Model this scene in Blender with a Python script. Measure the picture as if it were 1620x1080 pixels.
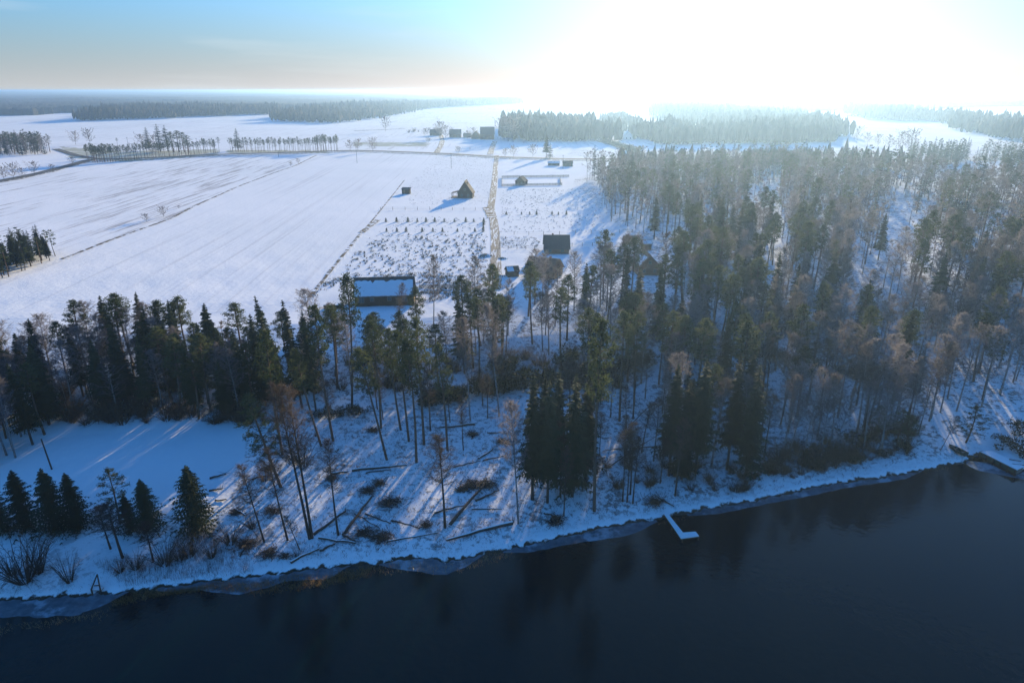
import bpy, math, random
import numpy as np
from mathutils import Vector
R = math.radians
random.seed(7); rng = np.random.default_rng(7)
C = bpy.context.scene.collection
sc = bpy.context.scene
for o in list(bpy.data.objects): bpy.data.objects.remove(o)

# ------------------------------------------------------------------ camera, sky, sun, exposure
HAZE = 0.00024
H = 60.0; PITCH = R(20.2); FPX = 1080.0
cam = bpy.data.cameras.new('camera'); cam.lens = 24; cam.sensor_width = 36
cam.clip_start = 1; cam.clip_end = 60000
co = bpy.data.objects.new('camera', cam); C.objects.link(co)
co.location = (0, 0, H); co.rotation_euler = (R(90) - PITCH, 0, 0)
sc.camera = co
SUN_AZ, SUN_EL = R(17.5), R(10.8)
w = bpy.data.worlds.new('World'); sc.world = w; w.use_nodes = True
nt = w.node_tree; bg = nt.nodes['Background']
sky = nt.nodes.new('ShaderNodeTexSky'); sky.sky_type = 'NISHITA'; sky.sun_disc = False
sky.sun_elevation = SUN_EL; sky.sun_rotation = SUN_AZ
sky.air_density = 1.0; sky.dust_density = .5; sky.ozone_density = 5.0; sky.altitude = 0
def wn(op, a, b=None, clamp=False):
    m_ = nt.nodes.new('ShaderNodeMath'); m_.operation = op; m_.use_clamp = clamp
    for i_, v_ in ((0, a), (1, b)):
        if v_ is None: continue
        if hasattr(v_, 'links'): nt.links.new(v_, m_.inputs[i_])
        else: m_.inputs[i_].default_value = v_
    return m_.outputs[0]
def wmix(kind, fac, a, b):
    m_ = nt.nodes.new('ShaderNodeMix'); m_.data_type = 'RGBA'; m_.blend_type = kind; m_.clamp_factor = False
    for inp, v_ in ((m_.inputs[0], fac), (m_.inputs[6], a), (m_.inputs[7], b)):
        if hasattr(v_, 'links'): nt.links.new(v_, inp)
        elif isinstance(v_, tuple): inp.default_value = (*v_, 1)
        else: inp.default_value = v_
    return m_.outputs[2]
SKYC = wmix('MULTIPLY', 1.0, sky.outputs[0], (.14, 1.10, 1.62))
# low winter haze band and the broad aureole round the low sun, as part of the sky itself
tcw = nt.nodes.new('ShaderNodeTexCoord'); sxw = nt.nodes.new('ShaderNodeSeparateXYZ'); nt.links.new(tcw.outputs['Generated'], sxw.inputs[0])
dp = nt.nodes.new('ShaderNodeVectorMath'); dp.operation = 'DOT_PRODUCT'; nt.links.new(tcw.outputs['Generated'], dp.inputs[0])
dp.inputs[1].default_value = (math.sin(SUN_AZ)*math.cos(SUN_EL), math.cos(SUN_AZ)*math.cos(SUN_EL), math.sin(SUN_EL))
sdt = wn('MAXIMUM', dp.outputs['Value'], 0.0)
band = wn('POWER', 2.718, wn('MULTIPLY', wn('ABSOLUTE', sxw.outputs[2]), -17.0))
hug = wn('MULTIPLY', wn('POWER', 2.718, wn('MULTIPLY', wn('ABSOLUTE', sxw.outputs[2]), -11.0)), wn('MULTIPLY', wn('POWER', sdt, 10.0), 1.9))
glow = wn('ADD', wn('ADD', wn('MULTIPLY', wn('POWER', sdt, 26.0), 1.9), wn('MULTIPLY', wn('POWER', sdt, 4.0), .95)), hug)
cz = nt.nodes.new('ShaderNodeMapping'); cz.inputs['Scale'].default_value = (3, 3, 30); nt.links.new(tcw.outputs['Generated'], cz.inputs[0])
cn = nt.nodes.new('ShaderNodeTexNoise'); cn.inputs['Scale'].default_value = 1.3; cn.inputs['Detail'].default_value = 6; nt.links.new(cz.outputs[0], cn.inputs['Vector'])
cir = wn('MULTIPLY', wn('SUBTRACT', cn.outputs['Fac'], .52, True), 2.2)
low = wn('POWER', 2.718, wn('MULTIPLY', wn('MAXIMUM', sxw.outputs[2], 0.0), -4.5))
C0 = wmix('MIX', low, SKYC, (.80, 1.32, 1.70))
C1 = wmix('MIX', band, C0, (2.55, 2.65, 2.70))
C2 = wmix('ADD', glow, C1, (1.28, .95, .80)); 
C3 = wmix('MIX', wn('MULTIPLY', cir, .5, True), C2, (3.8, 4.1, 4.3))
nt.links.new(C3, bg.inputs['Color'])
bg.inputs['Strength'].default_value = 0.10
sl = bpy.data.lights.new('sun', 'SUN'); sl.energy = 5.0; sl.angle = R(0.6); sl.color = (1.0, 0.80, 0.50)
so = bpy.data.objects.new('sun', sl); C.objects.link(so)
sd = Vector((math.sin(SUN_AZ)*math.cos(SUN_EL), math.cos(SUN_AZ)*math.cos(SUN_EL), math.sin(SUN_EL)))
so.rotation_euler = (-sd).to_track_quat('-Z', 'Y').to_euler(); so.location = (200, 600, 200)
vs = sc.view_settings; vs.view_transform = 'Standard'; vs.look = 'None'; vs.gamma = 1; vs.exposure = 1.15
sc.cycles.use_denoising = True
try: sc.cycles.denoiser = 'OPENIMAGEDENOISE'; sc.cycles.denoising_input_passes = 'RGB_ALBEDO_NORMAL'
except Exception: pass
sc.cycles.max_bounces = 5; sc.cycles.diffuse_bounces = 2; sc.cycles.glossy_bounces = 2
sc.cycles.transmission_bounces = 2; sc.cycles.volume_bounces = 0; sc.cycles.transparent_max_bounces = 4

# ------------------------------------------------------------------ pixel <-> world (1620x1080 pixels)
CP, SP = math.cos(PITCH), math.sin(PITCH)
def ray(px, py):
    v = 540 - py
    return np.array([px - 810.0, FPX*CP + v*SP, -FPX*SP + v*CP])
def flat(px, py, z=0.0):
    d = ray(px, py); t = (z - H)/d[2]
    return d[0]*t, d[1]*t
def project(x, y, z):
    dz = z - H
    f = y*CP - dz*SP; u = y*SP + dz*CP
    return 810 + FPX*x/f, 540 - FPX*u/f
SHORE_PX = [(-420, 1080), (-120, 975), (0, 956), (60, 951), (150, 938), (230, 931), (300, 920), (400, 909), (460, 903), (545, 893),
            (600, 893), (660, 886), (700, 893), (760, 878), (820, 862), (900, 848), (980, 835), (1060, 822), (1120, 808), (1200, 795),
            (1300, 772), (1400, 752), (1480, 742), (1528, 736), (1545, 722), (1556, 720), (1606, 748), (1640, 735), (1800, 725), (2200, 700)]
SH = np.array([flat(*p) for p in SHORE_PX])
SH = np.vstack([[-3000, SH[0, 1] - 500], SH, [4000, SH[-1, 1] + 600]])
def seglen(P, A, B):
    d = B - A; t = np.clip(((P - A) @ d)/max(d @ d, 1e-9), 0, 1)
    return np.linalg.norm(P - (A + t[:, None]*d), axis=1)
def sdist(x, y):
    P = np.stack([np.ravel(x), np.ravel(y)], 1).astype(float)
    D = np.full(len(P), 1e9)
    for a, b in zip(SH[:-1], SH[1:]): D = np.minimum(D, seglen(P, a, b))
    sgn = np.where(P[:, 1] > np.interp(P[:, 0], SH[:, 0], SH[:, 1]), 1, -1)
    return (D*sgn).reshape(np.shape(x))
def wob(x, y):
    return (.22*np.sin(x*1.3 + 2.1*np.sin(y*.7) + 1.3*np.sin(x*.37)) + .2*np.sin(x*2.9 + y*1.7 + 2*np.sin(x*.23)) + .7*np.sin(x*.21 - y*.3 + 1.5*np.sin(x*.09)) + .12*np.sin(x*6.1 - y*3.3))
BS = np.array([-60, -12, -4, -1, 0, .7, 3, 8, 22, 40, 50, 62, 76, 95, 130, 4000])
BH = np.array([-6, -4, -1.6, -.5, 0, .42, .85, 1.3, 2.1, 3.3, 5.0, 7.8, 9.6, 10.2, 10.6, 10.6])
def hgt(x, y):
    x = np.asarray(x, float); y = np.asarray(y, float)
    s = sdist(x, y); s = s + wob(x, y)*np.clip(1 - s/12, 0, 1)*0.8
    z = np.interp(s, BS, BH)
    near = np.clip((s - 3)/10, 0, 1)
    z = z + near*(.05*np.sin(x*.33 + 1.8*np.sin(y*.21)) + .05*np.sin(y*.27 + 1.5*np.sin(x*.17)) + .03*np.sin(x*.9 + 2*np.sin(y*.35)))*np.clip(1.6 - s/120, .25, 1)
    r = np.clip((y - 380)/900, 0, 1)
    z = z + r*(2.2*np.sin(x/260 + 1.3)*np.sin(y/340 + .4) + 1.6*np.sin(x/150 - y/210))
    r2 = np.clip((y - 1800)/5000, 0, 1)
    z = z + r2*(7 + 5*np.sin(x/1500 + 2)*np.sin(y/1700)) + np.clip((y - 8000)/5000, 0, 1)*5
    return z
def at(px, py):
    """point of the terrain seen at a pixel of the 1620x1080 frame"""
    d = ray(px, py); d = d/np.linalg.norm(d)
    ts = np.concatenate([np.linspace(55, 700, 330), np.geomspace(702, 16000, 400)])
    X = d[0]*ts; Y = d[1]*ts; Z = H + d[2]*ts
    g = Z - np.maximum(hgt(X, Y), 0)
    k = np.argmax(g < 0)
    if g[k] >= 0: k = len(ts) - 1
    k = max(k, 1); a, b = ts[k-1], ts[k]
    for _ in range(3):
        tt = np.linspace(a, b, 9); gg = H + d[2]*tt - np.maximum(hgt(d[0]*tt, d[1]*tt), 0)
        j = int(np.argmax(gg < 0)); j = j if gg[j] < 0 else 8
        a, b = tt[max(j-1, 0)], tt[max(j, 1)]
    t = .5*(a+b); x, y = d[0]*t, d[1]*t
    return Vector((x, y, float(hgt(x, y))))
_hc = {}
def gz(x, y): return float(hgt(x, y))
def height_to(base, ty):
    """height above base whose top shows at pixel row ty"""
    v = 540 - ty; k = (-SP*FPX + v*CP)/(FPX*CP + v*SP)
    return max(.3, H + k*base.y - base.z)
def inpoly(x, y, poly):
    x = np.asarray(x); y = np.asarray(y); c = np.zeros(x.shape, bool); n = len(poly)
    for i in range(n):
        x1, y1 = poly[i][:2]; x2, y2 = poly[(i+1) % n][:2]
        if y1 == y2: continue
        c ^= (((y1 > y) != (y2 > y)) & (x < (x2-x1)*(y-y1)/(y2-y1) + x1))
    return c
def wpoly(pp): return [tuple(at(*p))[:2] for p in pp]

# ------------------------------------------------------------------ materials
def mat(name, col=(.5,.5,.5), rough=.9, spec=.3):
    m = bpy.data.materials.new(name); m.use_nodes = True
    b = m.node_tree.nodes['Principled BSDF']
    b.inputs['Base Color'].default_value = (*col, 1); b.inputs['Roughness'].default_value = rough
    b.inputs['Specular IOR Level'].default_value = spec
    return m, m.node_tree, b
def N(t, kind, **kw):
    n = t.nodes.new(kind)
    for k, v in kw.items():
        if k in n.inputs: n.inputs[k].default_value = v
        else: setattr(n, k, v)
    return n
def ramp(t, fac, stops):
    r = t.nodes.new('ShaderNodeValToRGB'); e = r.color_ramp.elements
    while len(e) > 1: e.remove(e[-1])
    e[0].position = stops[0][0]; e[0].color = (*stops[0][1], 1)
    for p, c in stops[1:]:
        k = e.new(p); k.color = (*c, 1)
    t.links.new(fac, r.inputs[0]); return r
def mixc(t, fac, a, b):
    m = t.nodes.new('ShaderNodeMix'); m.data_type = 'RGBA'
    for inp, v in ((m.inputs[0], fac), (m.inputs[6], a), (m.inputs[7], b)):
        if hasattr(v, 'is_linked') or hasattr(v, 'links'): t.links.new(v, inp)
        elif isinstance(v, tuple): inp.default_value = (*v, 1)
        else: inp.default_value = v
    return m.outputs[2]
def mth(t, op, a, b=None, clamp=False):
    m = t.nodes.new('ShaderNodeMath'); m.operation = op; m.use_clamp = clamp
    for i, v in ((0, a), (1, b)):
        if v is None: continue
        if hasattr(v, 'links'): t.links.new(v, m.inputs[i])
        else: m.inputs[i].default_value = v
    return m.outputs[0]
def coords(t, rot=0.0, scale=(1,1,1), kind='Object'):
    tc = t.nodes.new('ShaderNodeTexCoord'); mp = t.nodes.new('ShaderNodeMapping')
    mp.vector_type = 'POINT'; mp.inputs['Rotation'].default_value = (0, 0, rot); mp.inputs['Scale'].default_value = scale
    if rot:
        m2 = t.nodes.new('ShaderNodeMapping'); m2.inputs['Rotation'].default_value = (0, 0, rot); mp.inputs['Rotation'].default_value = (0, 0, 0)
        t.links.new(tc.outputs[kind], m2.inputs[0]); t.links.new(m2.outputs[0], mp.inputs[0])
    else: t.links.new(tc.outputs[kind], mp.inputs[0])
    return mp.outputs[0]
def noise(t, vec, scale, detail=3, rough=.55):
    n = N(t, 'ShaderNodeTexNoise', Scale=scale, Detail=detail, Roughness=rough)
    t.links.new(vec, n.inputs['Vector']); return n.outputs['Fac']
SNOW = (.74, .80, .86)
def leafmat(name, c1, c2, trans=.25, nscale=.35):
    m, t, b = mat(name, c1, .8, .15)
    v = coords(t); n = noise(t, v, nscale, 4)
    oi = t.nodes.new('ShaderNodeObjectInfo')
    f = mth(t, 'ADD', mth(t, 'MULTIPLY', n, .9), mth(t, 'MULTIPLY', oi.outputs['Random'], .55))
    r = ramp(t, f, [(.45, c1), (.95, c2)])
    t.links.new(r.outputs[0], b.inputs['Base Color'])
    tr = t.nodes.new('ShaderNodeBsdfTranslucent'); t.links.new(r.outputs[0], tr.inputs[0])
    mx = t.nodes.new('ShaderNodeMixShader'); mx.inputs[0].default_value = trans
    out = t.nodes['Material Output']
    t.links.new(b.outputs[0], mx.inputs[1]); t.links.new(tr.outputs[0], mx.inputs[2]); t.links.new(mx.outputs[0], out.inputs[0])
    return m
M = {}
M['spruce'] = leafmat('spruce_needles', (.018,.032,.016), (.05,.072,.034))
M['pine'] = leafmat('pine_needles', (.032,.05,.018), (.085,.10,.04), .4)
M['birch'] = leafmat('birch_twigs', (.10,.088,.086), (.245,.22,.218), .45)
M['twig'] = leafmat('bush_twigs', (.05,.038,.03), (.12,.085,.06), .3)
M['juniper'] = leafmat('juniper_leaves', (.012,.02,.012), (.035,.045,.022))
M['rust'] = leafmat('dead_leaves', (.06,.038,.025), (.13,.085,.055), .3)
M['weed'] = leafmat('dark_weeds', (.03,.03,.018), (.075,.06,.04), .15)
M['reed'] = leafmat('dry_reeds', (.22,.14,.06), (.48,.33,.17), .45, .8)
M['farwood'] = leafmat('far_wood_crowns', (.016,.022,.016), (.05,.05,.035), .1, .05)
def bark(name, c1, c2, sc_=(3,3,.6)):
    m, t, b = mat(name, c1); v = coords(t, 0, sc_); n = noise(t, v, 2.2, 5)
    r = ramp(t, n, [(.35, c1), (.65, c2)]); t.links.new(r.outputs[0], b.inputs['Base Color']); return m
M['bark_spruce'] = bark('spruce_bark', (.05,.04,.032), (.1,.08,.065))
M['bark_pine'] = bark('pine_bark', (.075,.05,.036), (.2,.12,.075))
M['bark_birch'] = bark('birch_bark', (.07,.06,.055), (.42,.38,.35), (1.5,1.5,3))
M['log'] = bark('fallen_log_bark', (.035,.027,.02), (.095,.072,.055))
def planks(name, c1, c2, sx=5.0):
    m, t, b = mat(name, c1, .9, .05); v = coords(t, 0, (1,1,1))
    wv = N(t, 'ShaderNodeTexWave', Scale=sx, Distortion=.4, Detail=2.0); wv.bands_direction = 'Z'
    t.links.new(v, wv.inputs['Vector'])
    n = noise(t, v, 1.6, 5); f = mth(t, 'ADD', mth(t, 'MULTIPLY', wv.outputs['Fac'], .45), mth(t, 'MULTIPLY', n, .6))
    r = ramp(t, f, [(.25, c1), (.8, c2)]); t.links.new(r.outputs[0], b.inputs['Base Color']); return m
M['dark_wood'] = planks('dark_stained_timber', (.022,.017,.014), (.07,.05,.04))
M['brown_wood'] = planks('brown_timber', (.07,.045,.03), (.17,.11,.07))
M['light_wood'] = planks('fresh_pale_timber', (.35,.22,.12), (.55,.38,.22))
M['grey_wood'] = planks('weathered_timber', (.12,.1,.085), (.26,.23,.2))
M['roof'] = planks('dark_roof_sheet', (.035,.036,.04), (.075,.075,.08), 2.5)
M['roof_brown'] = planks('brown_roof_sheet', (.05,.038,.033), (.1,.08,.07), 2.5)
M['brick'] = planks('chimney_brick', (.12,.05,.035), (.22,.1,.07), 8)
m, t, b = mat('window_glass', (.02,.06,.07), .08, .6); M['glass'] = m
M['green_paint'] = mat('green_paint', (.025,.06,.04), .5)[0]
M['white_paint'] = planks('white_painted_boards', (.55,.55,.52), (.75,.75,.72))
def snowmat(name, speck=0.0, bump=.25, sc2=1.4):
    m, t, b = mat(name, SNOW, 1.0, .0)
    v = coords(t, kind='Object'); n = noise(t, v, sc2, 6); n2 = noise(t, v, .25, 3)
    r = ramp(t, n2, [(.3, (.76,.775,.765)), (.7, (.82,.825,.81))])
    col = r.outputs[0]
    if speck:
        k = mth(t, 'GREATER_THAN', n, 1 - speck); col = mixc(t, k, col, (.06,.05,.035))
    t.links.new(col, b.inputs['Base Color'])
    bp = N(t, 'ShaderNodeBump', Strength=bump, Distance=.15); t.links.new(n, bp.inputs['Height']); t.links.new(bp.outputs[0], b.inputs['Normal'])
    return m
M['snow'] = snowmat('snow')

# ground sheet: snow with stubble streaks, litter, weeds and bare grass by painted field masks
def ground_mat(rot1, rot2):
    m, t, b = mat('snowy_ground', SNOW, 1.0, .0)
    at_ = N(t, 'ShaderNodeAttribute'); at_.attribute_name = 'cover'
    sp = t.nodes.new('ShaderNodeSeparateColor'); t.links.new(at_.outputs['Color'], sp.inputs[0])
    lit, strk, spk = sp.outputs[0], sp.outputs[1], sp.outputs[2]; gra = at_.outputs['Alpha']
    v = coords(t)
    nb = noise(t, v, .02, 4); base = ramp(t, nb, [(.3, (.75,.765,.755)), (.7, (.83,.83,.815))]).outputs[0]
    # forest litter: grass tussocks, twigs and leaves poking out of the snow
    nl = noise(t, v, 1.1, 7, .68); nl2 = noise(t, v, .16, 3)
    th = mth(t, 'ADD', nl, mth(t, 'MULTIPLY', nl2, .42))
    lm = mth(t, 'MULTIPLY', mth(t, 'MULTIPLY', mth(t, 'SUBTRACT', th, .73), 12, True), lit, True)
    litc = ramp(t, noise(t, v, 3, 3), [(.35, (.035,.028,.02)), (.65, (.13,.1,.07))]).outputs[0]
    col = mixc(t, lm, base, litc)
    # stubble streaks (upper left field)
    v1 = coords(t, rot1, (.012, .30, .2)); v2 = coords(t, rot1, (.05, 1.1, .2))
    s1 = noise(t, v1, 1.0, 6, .62); s2 = noise(t, v2, 1.0, 5, .7); s3 = noise(t, v, .008, 3)
    sm = mth(t, 'ADD', mth(t, 'MULTIPLY', s1, .55), mth(t, 'ADD', mth(t, 'MULTIPLY', s2, .45), mth(t, 'MULTIPLY', s3, .25)))
    sm = mth(t, 'MULTIPLY', mth(t, 'MULTIPLY', mth(t, 'SUBTRACT', sm, .655), 14, True), strk, True)
    col = mixc(t, mth(t, 'MULTIPLY', sm, .6), col, (.20,.16,.14))
    # faint tramlines (middle field) : uses red-free 'spk' < .5 as field, > .5 as weedy plots
    fld = mth(t, 'MULTIPLY', mth(t, 'SUBTRACT', .5, mth(t, 'ABSOLUTE', mth(t, 'SUBTRACT', spk, .4))), 2, True)
    v3 = coords(t, rot2, (.006, .55, .2)); l1 = noise(t, v3, 1.0, 5, .6)
    lm3 = mth(t, 'MULTIPLY', mth(t, 'MULTIPLY', mth(t, 'SUBTRACT', l1, .54), 8, True), mth(t, 'MULTIPLY', fld, mth(t, 'GREATER_THAN', spk, .2)), True)
    col = mixc(t, mth(t, 'MULTIPLY', lm3, mth(t, 'MULTIPLY', noise(t, v, .03, 4), .42)), col, (.32,.30,.30))
    nw = noise(t, v, 1.7, 6, .72); nw2 = noise(t, v, .05, 3)
    wm = mth(t, 'MULTIPLY', mth(t, 'SUBTRACT', mth(t, 'ADD', nw, mth(t, 'MULTIPLY', nw2, .3)), .765), 10, True)
    wm = mth(t, 'MULTIPLY', wm, mth(t, 'MULTIPLY', mth(t, 'SUBTRACT', spk, .55), 3, True), True)
    col = mixc(t, mth(t, 'MULTIPLY', wm, .75), col, (.17,.13,.10))
    ng = noise(t, v, .07, 5, .65)
    gm = mth(t, 'MULTIPLY', mth(t, 'MULTIPLY', mth(t, 'SUBTRACT', ng, .3), 5, True), gra, True)
    col = mixc(t, mth(t, 'MULTIPLY', gm, .8), col, (.34,.33,.20))
    # bare wet edge at the water line
    g = t.nodes.new('ShaderNodeNewGeometry'); sx = t.nodes.new('ShaderNodeSeparateXYZ'); t.links.new(g.outputs['Position'], sx.inputs[0])
    e = mth(t, 'ADD', sx.outputs[2], mth(t, 'MULTIPLY', mth(t, 'SUBTRACT', noise(t, v, .9, 4), .5), .9))
    em = mth(t, 'MULTIPLY', mth(t, 'SUBTRACT', .26, e), 9, True)
    col = mixc(t, em, col, (.05,.042,.03))
    t.links.new(col, b.inputs['Base Color'])
    hb = mth(t, 'ADD', mth(t, 'MULTIPLY', noise(t, v, .8, 6, .6), 1.0), mth(t, 'MULTIPLY', l1, mth(t, 'MULTIPLY', fld, .8)))
    hb = mth(t, 'ADD', hb, mth(t, 'MULTIPLY', mth(t, 'ADD', lm, wm), .5))
    bp = N(t, 'ShaderNodeBump', Strength=.35, Distance=.3); t.links.new(hb, bp.inputs['Height']); t.links.new(bp.outputs[0], b.inputs['Normal'])
    return m
def trackmat(name, c1, c2, sn, thr, scale=.5, st=(1,1,1)):
    m, t, b = mat(name, c1, .95, .1); v = coords(t, 0, st)
    n = noise(t, v, scale, 6, .65); n2 = noise(t, v, scale*4, 3)
    c = ramp(t, n2, [(.3, c1), (.7, c2)]).outputs[0]
    k = mth(t, 'MULTIPLY', mth(t, 'SUBTRACT', n, thr), 10, True)
    t.links.new(mixc(t, k, c, sn), b.inputs['Base Color']); return m
M['asphalt'] = trackmat('wet_asphalt', (.05,.052,.055), (.08,.08,.082), (.35,.4,.45), .62, .15)
M['mud'] = trackmat('muddy_track', (.12,.105,.085), (.26,.235,.2), (.70,.74,.76), .50, 1.0, (1.3,.10,.3))
M['verge'] = trackmat('dry_grass_verge', (.05,.042,.03), (.13,.11,.08), SNOW, .49, .45)
M['ice'] = trackmat('thin_grey_ice', (.06,.085,.10), (.13,.17,.19), (.26,.33,.37), .52, .25)
M['ice'].node_tree.nodes['Principled BSDF'].inputs['Roughness'].default_value = .35
m, t, b = mat('lake_water', (.0008,.009,.011), .07, .35); b.inputs['IOR'].default_value = 1.26; b.inputs['Specular Tint'].default_value = (.7, 1, .72, 1)
v = coords(t); nz = noise(t, v, .9, 4); nz2 = noise(t, v, .05, 3)
bp = N(t, 'ShaderNodeBump', Strength=.12, Distance=.25); t.links.new(nz, bp.inputs['Height']); t.links.new(bp.outputs[0], b.inputs['Normal'])
rr = ramp(t, nz2, [(.4, (.05,.05,.05)), (.65, (.16,.16,.16))]); t.links.new(rr.outputs[0], b.inputs['Roughness'])
M['water'] = m

# ------------------------------------------------------------------ mesh helpers
def npmesh(name, V, T, m):
    V = np.asarray(V, np.float32).reshape(-1, 3); T = np.asarray(T, np.int32); k = T.shape[1]
    me = bpy.data.meshes.new(name); me.vertices.add(len(V)); me.vertices.foreach_set('co', V.ravel())
    me.loops.add(T.size); me.loops.foreach_set('vertex_index', T.ravel())
    me.polygons.add(len(T)); me.polygons.foreach_set('loop_start', np.arange(0, T.size, k, dtype=np.int32))
    try: me.polygons.foreach_set('loop_total', np.full(len(T), k, np.int32))
    except Exception: pass
    me.update(calc_edges=True); me.materials.append(m); return me
class MB:
    def __init__(s): s.v = []; s.f = []
    def add(s, V, F):
        o = len(s.v); s.v += [tuple(map(float, p)) for p in V]; s.f += [tuple(i + o for i in f) for f in F]; return s
    def box(s, c, d, rz=0.0):
        x, y, z = c; a, b_, h = d[0]/2, d[1]/2, d[2]/2; cr, sr = math.cos(rz), math.sin(rz); V = []
        for k in (-h, h):
            for i, j in ((-a,-b_),(a,-b_),(a,b_),(-a,b_)): V.append((x + i*cr - j*sr, y + i*sr + j*cr, z + k))
        return s.add(V, [(3,2,1,0),(4,5,6,7),(0,1,5,4),(1,2,6,5),(2,3,7,6),(3,0,4,7)])
    def tube(s, pts, rad, n=6, cap=True):
        pts = [Vector(p) for p in pts]; V = []; F = []
        for i, p in enumerate(pts):
            d = (pts[min(i+1, len(pts)-1)] - pts[max(i-1, 0)]).normalized()
            a = d.cross(Vector((.3,.2,1)) if abs(d.z) < .9 else Vector((1,0,0))).normalized(); b_ = d.cross(a)
            for k in range(n):
                q = 2*math.pi*k/n; V.append(p + (a*math.cos(q) + b_*math.sin(q))*rad[i])
        for i in range(len(pts)-1):
            for k in range(n):
                F.append((i*n+k, i*n+(k+1) % n, (i+1)*n+(k+1) % n, (i+1)*n+k))
        if cap: F += [tuple(range(n))[::-1], tuple((len(pts)-1)*n + k for k in range(n))]
        return s.add(V, F)
    def mesh(s, name, m):
        me = bpy.data.meshes.new(name); me.from_pydata(s.v, [], s.f); me.update(); me.materials.append(m); return me
    def build(s, name, m, parent=None): return link(name, s.mesh(name, m), parent)
def link(name, data, parent=None):
    o = bpy.data.objects.new(name, data); C.objects.link(o)
    if parent: o.parent = parent
    return o
def tag(o, label=None, cat=None, group=None, kind=None):
    if label: o['label'] = label
    if cat: o['category'] = cat
    if group: o['group'] = group
    if kind: o['kind'] = kind
    return o
def thing(name, loc, rz, label, cat, group=None):
    o = link(name, None); o.location = loc; o.rotation_euler = (0, 0, rz); return tag(o, label, cat, group)

# ------------------------------------------------------------------ terrain, water
rows = np.concatenate([np.linspace(42, 165, 340), np.geomspace(165.6, 14500, 430)]); us = np.linspace(-1, 1, 700)
YY = np.repeat(rows[:, None], len(us), 1); XX = us[None, :]*(1.15*YY + 60)
ZZ = hgt(XX, YY); SD = sdist(XX, YY)
PXX, PYY = project(XX, YY, ZZ)
def grid_tris(nr, nc):
    i = np.arange(nr-1)[:, None]*nc + np.arange(nc-1)[None, :]; i = i.ravel()
    return np.stack([i, i+1, i+nc+1, i+nc], 1)
field1 = [(-900,300),(0,292),(130,262),(180,260),(330,246),(440,244),(497,244),(430,275),(330,315),(270,345),(100,408),(-900,600)]
field2 = [(505,244),(690,241),(620,300),(575,365),(490,475),(300,500),(0,505),(-900,620),(-900,610),(100,412),(270,350),(430,280)]
plots = [(690,241),(1000,250),(905,285),(950,330),(1000,380),(820,450),(760,500),(560,530),(490,480),(575,368),(622,300)]
f1 = inpoly(PXX, PYY, field1); f2 = inpoly(PXX, PYY, field2); f3 = inpoly(PXX, PYY, plots)
farf = (YY > 620) & ~f1 & ~f2 & ~f3
lit = np.clip((SD - 1)/3, 0, .75)*((SD < 74) | (PXX > 900 + 0*YY))*(~(f1 | f2 | f3))*(YY < 620)
meadow = inpoly(PXX, PYY, [(-300,740),(80,665),(390,668),(385,740),(360,800),(-300,870)])
lit = np.where(meadow, .0, lit)
lit = np.where(inpoly(PXX, PYY, [(-300,860),(330,838),(330,905),(-300,950)]), .35, lit)
lit = np.where(inpoly(PXX, PYY, [(440,640),(815,610),(815,870),(380,870)]), .6, lit)
ramp_poly = [(1540,715),(1580,680),(1620,650),(1720,640),(1720,740),(1600,742)]
lit = np.where(inpoly(PXX, PYY, ramp_poly), .1, lit)
glade_pxs = [[(1388,303),(1478,303),(1478,330),(1440,352),(1405,345)], [(1188,278),(1240,282),(1236,306),(1186,306)],
             [(1206,375),(1255,380),(1252,406),(1206,403)], [(1062,352),(1098,356),(1096,372),(1064,370)],
             [(1345,398),(1440,402),(1440,438),(1350,438)]]
spk = np.where(f2, .4, np.where(f3, .9, 0.0))
stk = np.where(f1, 1.0, np.where(farf, .55, 0.0))
gra = np.where(inpoly(PXX, PYY, [(95,232),(200,240),(345,236),(345,246),(200,256),(110,250)]) | inpoly(PXX, PYY, [(360,238),(520,238),(520,243),(360,243)])
               | inpoly(PXX, PYY, [(560,225),(685,226),(672,232),(560,232)]) | inpoly(PXX, PYY, [(1480,320),(1620,322),(1620,332),(1480,330)]), 1.0, 0.0)
a, b_ = at(20, 345), at(330, 262); r1 = -math.atan2(b_.y - a.y, b_.x - a.x)
a, b_ = at(330, 470), at(520, 330); r2 = -math.atan2(b_.y - a.y, b_.x - a.x)
me = npmesh('ground', np.stack([XX, YY, ZZ], -1), grid_tris(*YY.shape), ground_mat(r1, r2))
ca = me.color_attributes.new('cover', 'FLOAT_COLOR', 'POINT')
ca.data.foreach_set('color', np.stack([lit, stk, spk, gra], -1).astype(np.float32).ravel())
me.polygons.foreach_set('use_smooth', np.ones(len(me.polygons), bool))
tag(link('ground', me), kind='structure')
tag(MB().add([(-5000,-600,0),(5000,-600,0),(5000,900,0),(-5000,900,0)], [(0,1,2,3)]).build('water', M['water']), kind='structure')
tag(MB().add([(-5000,-600,-7),(5000,-600,-7),(5000,300,-7),(-5000,300,-7)], [(0,1,2,3)]).build('lake_bed', M['verge']), kind='structure')

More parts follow.
